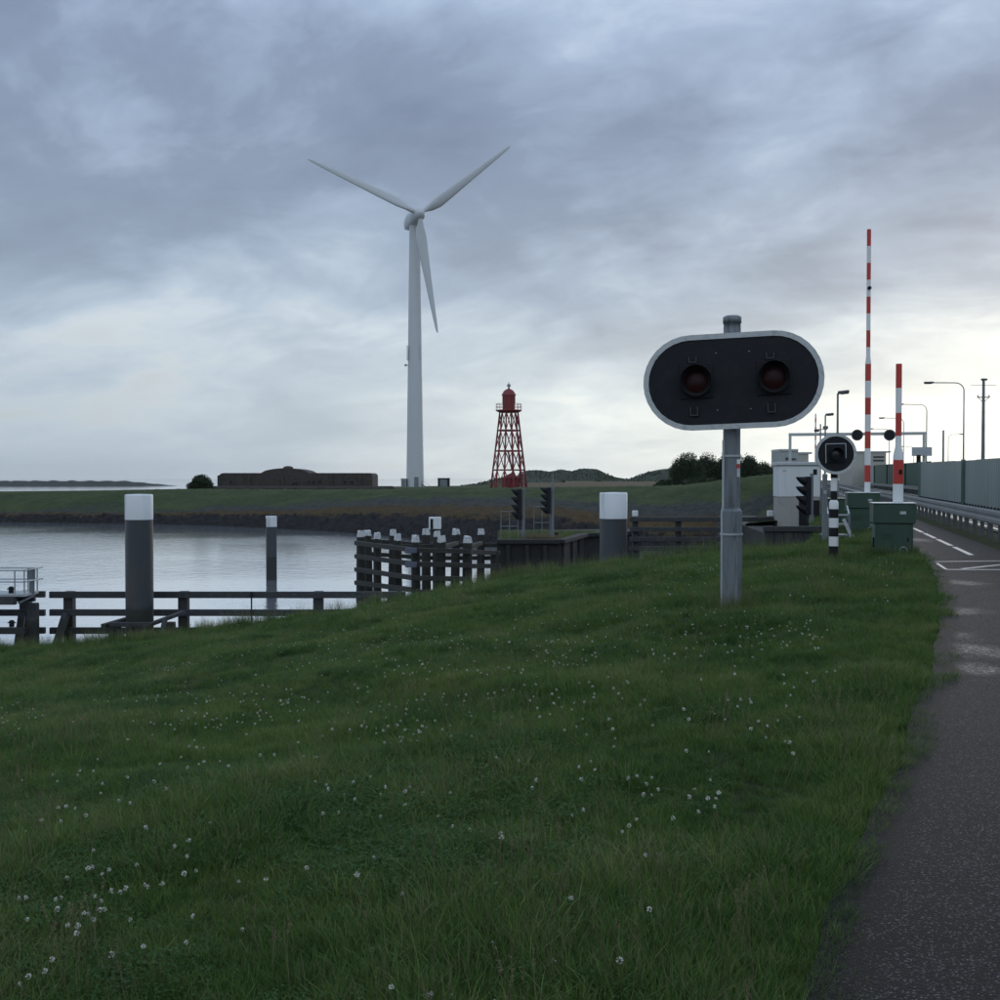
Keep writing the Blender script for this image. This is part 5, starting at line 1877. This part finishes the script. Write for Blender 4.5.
def tree(name, x0, x1, ytop, ybase, Y, label, seed, cat='tree', group=None, n=5200, size=0.16, ground=None):
    a, b = at(x0, ybase, Y), at(x1, ybase, Y)
    zt = at(x0, ytop, Y).z
    zb = a.z if ground is None else ground
    cx_ = (a.x + b.x) / 2
    wd = (b.x - a.x) / 2
    ht = zt - a.z
    t = thing(name, (cx_, Y, zb - 0.3), label, cat, group)
    g = random.Random(seed)
    cs = []
    nl = 13
    for k in range(nl):
        q = g.uniform(-1, 1)
        hh_ = (1 - q * q) ** 0.28
        rx = wd * g.uniform(0.30, 0.48)
        rz = ht * g.uniform(0.22, 0.33)
        cs.append((Vector((cx_ + q * (wd - rx), Y + g.uniform(-.5, .5) * wd, a.z + rz * 0.8 + max(0, (ht - 1.9 * rz)) * hh_ * g.uniform(0.55, 1.0))), (rx, rx * 0.9, rz)))
    cs.append((Vector((cx_, Y, a.z + ht * 0.68)), (wd * 0.5, wd * 0.5, ht * 0.31)))
    cs.append((Vector((cx_, Y, a.z + ht * 0.36)), (wd * 0.95, wd * 0.7, ht * 0.36)))
    v, f = leaf_cloud(cs, n, size, seed)
    me_ = np_mesh('crown', v - np.array([cx_, Y, zb - 0.3]), f, LEAF)
    link('crown', me_, t)
    mb = MB().tube([(cx_, Y, zb - 0.3), (cx_ + .1, Y, a.z + ht * 0.35), (cx_ + .05, Y + .1, a.z + ht * 0.7)], [wd * .07 + .06, wd * .05 + .04, 0.03], 8)
    for k in range(5):
        c0 = cs[k][0]
        mb.tube([(cx_ + .08, Y, a.z + ht * 0.3), (Vector((cx_, Y, a.z + ht * 0.3)) + c0) / 2 + Vector((0, 0, .1)), c0], [wd * .04 + .03, wd * .03 + .02, 0.015], 6)
    mb.build('trunk', barkm, t)
    return t


tg = 'dark trees behind the lock'
for i, (x0_, x1_, yt_, Y_, lb_) in enumerate((
        (668, 708, 451.5, 150, 'leftmost broad dark tree of the clump behind the lock'),
        (688, 728, 452.5, 156, 'second dark tree of the clump, left of the signal post'),
        (710, 748, 451, 153, 'dark tree of the clump directly behind the signal post'),
        (732, 764, 454.5, 150, 'dark rounded tree of the clump right of the signal post'),
        (750, 778, 461, 158, 'small low tree at the right end of the clump'))):
    tree('bushy_tree', x0_, x1_, yt_, 489, Y_, lb_, 40 + i, group=tg, n=11000, size=0.105, ground=0.3)
for i, (x0_, x1_, yt_, Y_, lb_) in enumerate(((652, 690, 479, 160, 'low dark shrub at the left foot of the tree clump'), (684, 722, 476, 147, 'low dark shrub under the tree clump left of the signal post'))):
    tree('low_shrub', x0_, x1_, yt_, 489, Y_, lb_, 60 + i, cat='shrub', n=3500, size=0.14, ground=0.3)
tree('bunker_bush', 190, 214, 474, 491, 194, 'round dark bush at the left end of the bunker', 71, cat='bush', n=4200, size=0.17, ground=-0.6)
tree('bunker_bush', 186, 203, 481, 491, 195, 'low dark bush spreading left of the round bunker bush', 72, cat='bush', n=1800, size=0.15, ground=-0.6)

# scrub covered dunes far behind
HILL = mat('dune_scrub_soil', (0.028, 0.038, 0.020), 0.95, 0, 0.3, 0.03)


def hill(name, outline, Y, depth, label, seed, leaf=0.45, n=9000):
    """ridge whose skyline follows outline = [(px, py)], rising from the ground at distance Y"""
    xs = np.linspace(outline[0][0], outline[-1][0], 90)
    ys = np.interp(xs, [q[0] for q in outline], [q[1] for q in outline])
    X_ = (xs - 500) / F * Y
    top = EYE + (HOR - ys) * Y / F
    prof_ = [(-1.0, 0.0), (-0.6, 0.45), (-0.25, 0.85), (0.0, 1.0), (0.4, 0.8), (1.0, 0.0)]
    vs_ = []
    g = np.random.default_rng(seed)
    base_ = -1.5
    for q, hq in prof_:
        zz_ = base_ + np.maximum(top - base_, 0.1) * hq * (1 + g.normal(0, 0.02, len(xs)))
        vs_.append(np.stack([X_ * (1 + q * depth / Y * 0.2), np.full_like(X_, Y + q * depth), zz_], -1))
    V_ = np.stack(vs_, 0)
    n1, n2 = V_.shape[:2]
    ix = np.arange(n1 * n2).reshape(n1, n2)
    qd = np.stack([ix[:-1, :-1], ix[:-1, 1:], ix[1:, 1:], ix[1:, :-1]], -1).reshape(-1, 4)
    o_ = link(name, np_mesh(name, V_.reshape(-1, 3), qd, HILL, True))
    tag(o_, label, 'hill', kind='structure')
    # scrub on it: one mass of leaves
    i0 = g.integers(0, len(xs), n)
    q0 = g.uniform(-0.95, 0.5, n)
    hq = np.interp(q0, [p_[0] for p_ in prof_], [p_[1] for p_ in prof_])
    zc = base_ + np.maximum(top[i0] - base_, 0.1) * hq - 0.15
    cs_ = np.stack([X_[i0] + g.normal(0, 1.0, n), Y + q0 * depth, zc], -1)
    a = g.normal(size=(n, 3)); a /= np.linalg.norm(a, axis=1)[:, None]
    b = np.cross(a, g.normal(size=(n, 3))); b /= np.linalg.norm(b, axis=1)[:, None]
    s_ = leaf * (0.5 + g.random(n))[:, None]
    v = np.stack([cs_ - a * s_, cs_ + b * s_ * 0.6, cs_ + a * s_, cs_ - b * s_ * 0.6], 1).reshape(-1, 3)
    o2 = link('distant_scrub', np_mesh('distant_scrub', v, np.arange(4 * n).reshape(-1, 4), LEAF))
    tag(o2, 'far-off dark scrub covering the ' + label.split(' ', 1)[1], 'scrub', kind='stuff')


hill('dune', [(515, 479), (526, 470.5), (538, 470), (550, 472), (560, 469.5), (572, 471.5), (583, 468.5), (595, 469), (603, 473), (612, 477), (622, 478.5)], 620, 26, 'a scrubby dune ridge on the horizon right of the lighthouse', 5)
hill('dune', [(600, 480), (630, 479), (640, 475.5), (650, 471.5), (662, 469.5), (676, 467.5), (690, 467), (720, 468), (760, 472), (800, 478)], 520, 24, 'a scrubby dune ridge on the horizon behind the tree clump', 6)
hill('headland', [(466, 485), (480, 483.5), (492, 480), (505, 477), (525, 476.5), (560, 480)], 420, 22, 'a low dark headland on the sea horizon behind the lighthouse', 8, leaf=0.35, n=4000)

# ------------------------------------------------------------------ grass, clover and stalks (uncountable: one object of each kind)


def blades(n, spread, h0, h1, wdt, seed, lean=0.45, segs=3):
    """a tuft of bent, tapering blades"""
    g = random.Random(seed)
    v, f = [], []
    for _ in range(n):
        a = g.uniform(0, 2 * math.pi)
        r = spread * math.sqrt(g.random())
        x, y = r * math.cos(a), r * math.sin(a)
        h = g.uniform(h0, h1)
        la = a + g.gauss(0, 1.1)
        ln = abs(g.gauss(lean, 0.22)) * h
        wa = g.uniform(0, math.pi)
        w_ = wdt * g.uniform(0.7, 1.3)
        b = len(v)
        for k in range(segs):
            q = k / segs
            cx_, cy_, cz_ = x + math.cos(la) * ln * q ** 1.9, y + math.sin(la) * ln * q ** 1.9, h * (q - 0.18 * q * q * (ln / h)) - (0.02 if k == 0 else 0)
            ww = w_ * (1 - 0.45 * q) / 2
            v.append((cx_ - math.cos(wa) * ww, cy_ - math.sin(wa) * ww, cz_))
            v.append((cx_ + math.cos(wa) * ww, cy_ + math.sin(wa) * ww, cz_))
        v.append((x + math.cos(la) * ln, y + math.sin(la) * ln, h * (1 - 0.18 * ln / h)))
        for k in range(segs - 1):
            f.append((b + 2 * k, b + 2 * k + 1, b + 2 * k + 3, b + 2 * k + 2))
        f.append((b + 2 * segs - 2, b + 2 * segs - 1, b + 2 * segs))
    return v, f


def src(name, parts, col):
    me_ = bpy.data.meshes.new(name)
    v, f, mi = [], [], []
    ms = []
    for vv, ff, m_ in parts:
        b = len(v)
        v += vv
        f += [tuple(b + i_ for i_ in q) for q in ff]
        if m_ not in ms:
            ms.append(m_)
        mi += [ms.index(m_)] * len(ff)
    me_.from_pydata(v, [], f)
    for m_ in ms:
        me_.materials.append(m_)
    me_.polygons.foreach_set('material_index', mi)
    me_.update()
    o_ = bpy.data.objects.new(name, me_)
    col.objects.link(o_)
    return o_


def scatter(name, pts, rots, scl, idx_, col, label, cat):
    """instances of the tufts in col on the given points, through geometry nodes"""
    me_ = bpy.data.meshes.new(name)
    me_.vertices.add(len(pts))
    me_.vertices.foreach_set('co', np.asarray(pts, np.float32).ravel())
    for nm, ty, dat, key in (('rot', 'FLOAT_VECTOR', rots, 'vector'), ('scl', 'FLOAT', scl, 'value'), ('pick', 'INT', idx_, 'value')):
        a_ = me_.attributes.new(nm, ty, 'POINT')
        a_.data.foreach_set(key, np.asarray(dat, np.int32 if ty == 'INT' else np.float32).ravel())
    me_.update()
    o_ = link(name, me_)
    ng = bpy.data.node_groups.new(name + '_nodes', 'GeometryNodeTree')
    ng.interface.new_socket('Geometry', in_out='INPUT', socket_type='NodeSocketGeometry')
    ng.interface.new_socket('Geometry', in_out='OUTPUT', socket_type='NodeSocketGeometry')
    N = ng.nodes
    gi, go = N.new('NodeGroupInput'), N.new('NodeGroupOutput')
    ci = N.new('GeometryNodeCollectionInfo')
    ci.inputs['Collection'].default_value = col
    ci.inputs['Separate Children'].default_value = True
    ci.inputs['Reset Children'].default_value = True
    ip = N.new('GeometryNodeInstanceOnPoints')
    ip.inputs['Pick Instance'].default_value = True

    def attr(nm, ty):
        x = N.new('GeometryNodeInputNamedAttribute')
        x.data_type = ty
        x.inputs['Name'].default_value = nm
        return x.outputs['Attribute']
    L = ng.links
    L.new(gi.outputs[0], ip.inputs['Points'])
    L.new(ci.outputs[0], ip.inputs['Instance'])
    L.new(attr('pick', 'INT'), ip.inputs['Instance Index'])
    L.new(attr('rot', 'FLOAT_VECTOR'), ip.inputs['Rotation'])
    L.new(attr('scl', 'FLOAT'), ip.inputs['Scale'])
    L.new(ip.outputs[0], go.inputs[0])
    md = o_.modifiers.new('scatter', 'NODES')
    md.node_group = ng
    tag(o_, label, cat, kind='stuff')
    return o_


gcol = bpy.data.collections.new('tufts')
for k_ in range(8):
    v, f = blades(46, 0.10, 0.045, 0.125, 0.0034, 100 + k_, 0.55)
    parts = [(v, f, BLADE)]
    if k_ in (6, 7):
        v2, f2 = blades(14, 0.07, 0.10, 0.20, 0.0036, 200 + k_, 0.5)
        parts.append((v2, f2, BLADE))
        v3, f3 = blades(5, 0.08, 0.10, 0.22, 0.0026, 240 + k_, 0.4)
        parts.append((v3, f3, DRY))
    src('a_tuft_%d' % k_, parts, gcol)
for k_ in range(3):                        # clover: flat three-part leaves on short stems
    g = random.Random(300 + k_)
    v, f = [], []
    for _ in range(34):
        a = g.uniform(0, 6.28)
        r = 0.11 * math.sqrt(g.random())
        x, y, z = r * math.cos(a), r * math.sin(a), g.uniform(0.03, 0.085)
        for q in range(3):
            t_ = a + q * 2.094 + g.uniform(-.2, .2)
            l_ = g.uniform(0.010, 0.016)
            b = len(v)
            ux, uy = math.cos(t_), math.sin(t_)
            tz = g.uniform(-0.004, 0.005)
            v += [(x, y, z), (x + ux * l_ * .6 - uy * l_ * .45, y + uy * l_ * .6 + ux * l_ * .45, z + 0.002 + tz), (x + ux * l_, y + uy * l_, z + tz), (x + ux * l_ * .6 + uy * l_ * .45, y + uy * l_ * .6 - ux * l_ * .45, z + 0.002 + tz)]
            f.append((b, b + 1, b + 2, b + 3))
    v2, f2 = blades(14, 0.10, 0.04, 0.10, 0.0032, 330 + k_, 0.5)
    src('b_clover_%d' % k_, [(v, f, CLOVER), (v2, f2, BLADE)], gcol)

# where the tufts stand
R0, R1, A0, A1 = 1.8, 52.0, -0.72, 0.62


def sample(n_, rho_pow, seed, r0=R0, r1=R1):
    g = np.random.default_rng(seed)
    # density per area ~ r^-rho_pow
    e = 2 - rho_pow
    rr = (r0 ** e + (r1 ** e - r0 ** e) * g.random(n_)) ** (1 / e)
    th = g.uniform(A0, A1, n_)
    X_, Y_ = rr * np.sin(th), rr * np.cos(th)
    return g, X_, Y_, rr


def grad_ok(X_, Y_, margin=0.0):
    z, u = zbase(X_, Y_)
    a = X_ / np.maximum(Y_, 1.0)
    ye = np.interp(a, yend_a, yend_v, left=yend_v[0], right=yend_v[-1])
    zz_ = zground(X_, Y_)
    return zz_, u, (zz_ > WZ + 0.12) & ((Y_ < ye + 2.5) | (u < 2.8))


def vnoise(X_, Y_, sc, seed):
    """smooth value noise in numpy"""
    g = np.random.default_rng(seed)
    T_ = g.random((64, 64))
    x, y = X_ * sc + 100, Y_ * sc + 100
    i, j = np.floor(x).astype(int), np.floor(y).astype(int)
    fx, fy = x - i, y - j
    fx, fy = fx * fx * (3 - 2 * fx), fy * fy * (3 - 2 * fy)
    t = lambda a, b: T_[a % 64, b % 64]
    return (t(i, j) * (1 - fx) + t(i + 1, j) * fx) * (1 - fy) + (t(i, j + 1) * (1 - fx) + t(i + 1, j + 1) * fx) * fy


g, X_, Y_, rr = sample(140000, 1.22, 21)
zz_, u, ok = grad_ok(X_, Y_)
rag = 0.22 * vnoise(X_, Y_, 1.1, 6) + 0.12 * vnoise(X_, Y_, 4.0, 7) - 0.14
ok &= (u > -rag - 0.05) & (g.random(len(u)) < np.clip((u + rag + 0.10) / 0.16, 0, 1))
X_, Y_, zz_, u, rr = X_[ok], Y_[ok], zz_[ok], u[ok], rr[ok]
n_ = len(X_)
patch = 0.6 * vnoise(X_, Y_, 0.9, 1) + 0.4 * vnoise(X_, Y_, 2.6, 2)
clo = vnoise(X_, Y_, 0.55, 3) * 0.6 + vnoise(X_, Y_, 1.7, 4) * 0.4
pick = g.integers(0, 6, n_)
tall = (g.random(n_) < 0.10 + 0.5 * np.clip(patch - 0.5, 0, 1))
pick = np.where(tall, g.integers(6, 8, n_), pick)
cl = (g.random(n_) < np.clip((clo - 0.42) * 1.8, 0.03, 0.42)) & (u > 0.4)
pick = np.where(cl, g.integers(8, 11, n_), pick)
scl = (0.22 + 1.45 * patch + g.normal(0, 0.14, n_)).clip(0.30, 1.7)
scl *= np.clip(0.75 + u / 0.8, 0.70, 1.0)            # cropped short along the asphalt
scl *= 0.80 + np.clip((rr - 6) / 45, 0, 0.65)
rots = np.stack([g.normal(0, 0.10, n_), g.normal(0, 0.10, n_), g.uniform(0, 6.283, n_)], -1)
scatter('grass', np.stack([X_, Y_, zz_ - 0.005], -1), rots, scl, pick, gcol, 'short rough green grass covering the bank', 'grass')
# tall grass fringe against the water and round the foot of posts
tcol = bpy.data.collections.new('tall_tufts')
for k_ in range(4):
    v, f = blades(22, 0.16, 0.20, 0.48, 0.006, 400 + k_, 0.35)
    v2, f2 = blades(5, 0.12, 0.40, 0.70, 0.005, 420 + k_, 0.25)
    src('t_%d' % k_, [(v, f, BLADE), (v2, f2, DRY)], tcol)
g = np.random.default_rng(31)
n_ = 2600
a = g.uniform(A0 * 0.75, 0.26, n_)
ye = np.interp(a, yend_a, yend_v)
Y_ = ye + g.normal(0.3, 0.7, n_)
X_ = a * Y_
zz_ = zground(X_, Y_)
dens_ = vnoise(X_, Y_, 0.5, 9)
ok = (zz_ > WZ) & (g.random(n_) < np.clip(dens_ * 1.5 - 0.3, 0.05, 1))
X_, Y_, zz_ = X_[ok], Y_[ok], zz_[ok]
n_ = len(X_)
# a few more round posts and cabinets
foot = []
for c_, r_, k_ in ((B0, 0.22, 60), (b1, 0.52, 110), (s0, 0.16, 34), (b2, 0.58, 90), (g0, 0.2, 26)):
    for _ in range(k_):
        t_ = rng.uniform(0, 6.283)
        foot.append((c_.x + r_ * rng.uniform(.85, 1.3) * math.cos(t_), c_.y + r_ * rng.uniform(.85, 1.3) * math.sin(t_)))
FX, FY = np.array(foot).T
_, uF = zbase(FX, FY)
FX, FY = FX[uF > 0.1], FY[uF > 0.1]
FZ = zground(FX, FY)
P_ = np.concatenate([np.stack([X_, Y_, zz_], -1), np.stack([FX, FY, FZ], -1)])
sc_ = np.concatenate([g.uniform(0.6, 1.15, n_), g.uniform(0.35, 0.75, len(FX))])
rots = np.stack([g.normal(0, 0.08, len(P_)), g.normal(0, 0.08, len(P_)), g.uniform(0, 6.283, len(P_))], -1)
scatter('tall_grass', P_, rots, sc_, g.integers(0, 4, len(P_)), tcol, 'taller grass fringe along the water edge and round the posts', 'grass')
# dry grass on the pier
g = np.random.default_rng(33)
n_ = 2200
yy_ = g.random(n_) ** 1.2
Y_ = 57.0 + 10.5 * yy_
pxx_ = g.uniform(500, 625, n_)
X_ = (pxx_ - 500) / F * Y_
front = np.where(pxx_ < 560, 56.9, 56.9 + (pxx_ - 560) / 24 * 6.5)
ok = Y_ > front + 0.15
X_, Y_, pxx_ = X_[ok], Y_[ok], pxx_[ok]
n_ = len(X_)
t_ = np.where((pxx_ > 526) & (pxx_ < 556) & (Y_ < 60), 0.4, 0.9)
dcol = bpy.data.collections.new('dry_tufts')
for k_ in range(3):
    v, f = blades(40, 0.22, 0.15, 0.45, 0.008, 500 + k_, 0.6)
    src('d_%d' % k_, [(v, f, DRY if k_ < 1 else BLADE)], dcol)
scatter('dry_grass', np.stack([X_, Y_, np.full(n_, PIER_Z)], -1), np.stack([0 * X_, 0 * X_, g.uniform(0, 6.28, n_)], -1), np.where((t_ > 0.2) & (t_ < 0.6), 1.0, 0.55) * g.uniform(.6, 1.2, n_), np.where(t_ < 0.5, 0, g.integers(0, 3, n_)), dcol,
        'pale dry grass growing on the lock pier', 'grass')

# white clover heads and seed stalks
fcol = bpy.data.collections.new('flowers')
for k_ in range(4):
    g = random.Random(600 + k_)
    h = g.uniform(0.10, 0.15)
    mb = MB().tube([(0, 0, 0), (g.uniform(-.01, .01), g.uniform(-.01, .01), h)], 0.0011, 4, cap=False)
    sv, sf = mb.v, mb.f
    hv, hf = [], []
    R_ = 0.0085
    for _ in range(26):                     # florets
        d = Vector((g.gauss(0, 1), g.gauss(0, 1), g.gauss(0.35, 1))).normalized()
        c_ = Vector((mb.v[-1][0], mb.v[-1][1], h)) + d * R_ * 0.7
        u_ = d.orthogonal().normalized()
        w_ = d.cross(u_)
        b = len(hv)
        hv += [tuple(c_ + u_ * 0.0035), tuple(c_ + d * 0.0065 + w_ * 0.002), tuple(c_ - u_ * 0.0035), tuple(c_ + d * 0.0065 - w_ * 0.002)]
        hf.append((b, b + 1, b + 2, b + 3))
    src('f_%d' % k_, [(sv, sf, CLOVER), (hv, hf, FLOWER)], fcol)
g, X_, Y_, rr = sample(30000, 1.3, 51, 2.0, 40)
zz_, u, ok = grad_ok(X_, Y_)
cm = 0.5 * vnoise(X_, Y_, 0.45, 12) + 0.5 * vnoise(X_, Y_, 1.3, 13)
ok &= (u > 0.6) & (g.random(len(u)) < np.clip((cm - 0.43) * 1.4, 0.06, 0.45) * 0.95)
X_, Y_, zz_, rr = X_[ok], Y_[ok], zz_[ok], rr[ok]
n_ = len(X_)
rots = np.stack([g.normal(0, 0.2, n_), g.normal(0, 0.2, n_), g.uniform(0, 6.283, n_)], -1)
scatter('clover_flowers', np.stack([X_, Y_, zz_], -1), rots, g.uniform(0.6, 1.0, n_), g.integers(0, 4, n_), fcol, 'small white clover heads dotted through the grass', 'flowers')
scol = bpy.data.collections.new('stalks')
for k_ in range(3):
    g2 = random.Random(700 + k_)
    parts = []
    for q in range(4):
        h = g2.uniform(0.16, 0.30)
        bx_, by_ = g2.uniform(-.06, .06), g2.uniform(-.06, .06)
        lx, ly = g2.uniform(-.07, .07), g2.uniform(-.07, .07)
        mb = MB().tube([(bx_, by_, 0), (bx_ + lx * .35, by_ + ly * .35, h * .6), (bx_ + lx, by_ + ly, h)], [0.0012, 0.001, 0.0007], 4, cap=False)
        for _ in range(14):
            t_ = g2.uniform(0.78, 1.0)
            c_ = Vector((bx_ + lx * t_, by_ + ly * t_, h * t_))
            d = Vector((g2.gauss(0, 1), g2.gauss(0, 1), 0.8)).normalized() * 0.012
            w_ = d.orthogonal().normalized() * 0.002
            mb.add([c_ - w_, c_ + d, c_ + w_], [(0, 1, 2)])
        parts.append((mb.v, mb.f, DRY))
    src('s_%d' % k_, parts, scol)
g, X_, Y_, rr = sample(5200, 1.35, 61, 2.0, 36)
zz_, u, ok = grad_ok(X_, Y_)
cm = vnoise(X_, Y_, 0.8, 15)
ok &= (u > 0.05) & (g.random(len(u)) < np.clip((cm - 0.45) * 1.6, 0.03, 1))
X_, Y_, zz_ = X_[ok], Y_[ok], zz_[ok]
n_ = len(X_)
scatter('seed_stalks', np.stack([X_, Y_, zz_], -1), np.stack([g.normal(0, .15, n_), g.normal(0, .15, n_), g.uniform(0, 6.28, n_)], -1), g.uniform(0.6, 1.15, n_), g.integers(0, 3, n_), scol, 'thin pale seed stalks standing in the grass', 'grass')

# ------------------------------------------------------------------ damp air over the water
hm = bpy.data.materials.new('damp_air')
hm.use_nodes = True
ht_ = NT(hm.node_tree)
pvn = ht_.n('ShaderNodeVolumePrincipled')
pvn.inputs['Color'].default_value = (0.97, 0.98, 1.0, 1)
pvn.inputs['Density'].default_value = 0.00006
pvn.inputs['Anisotropy'].default_value = 0.35
ho_ = ht_.n('ShaderNodeOutputMaterial')
ht_.set(ho_.inputs['Volume'], pvn.outputs[0])
hz_ = MB().box((0, 4350, 48), (14100, 9400, 112)).build('haze', hm)
tag(hz_, 'thin damp haze that greys the far shore and dunes', 'haze', kind='stuff')
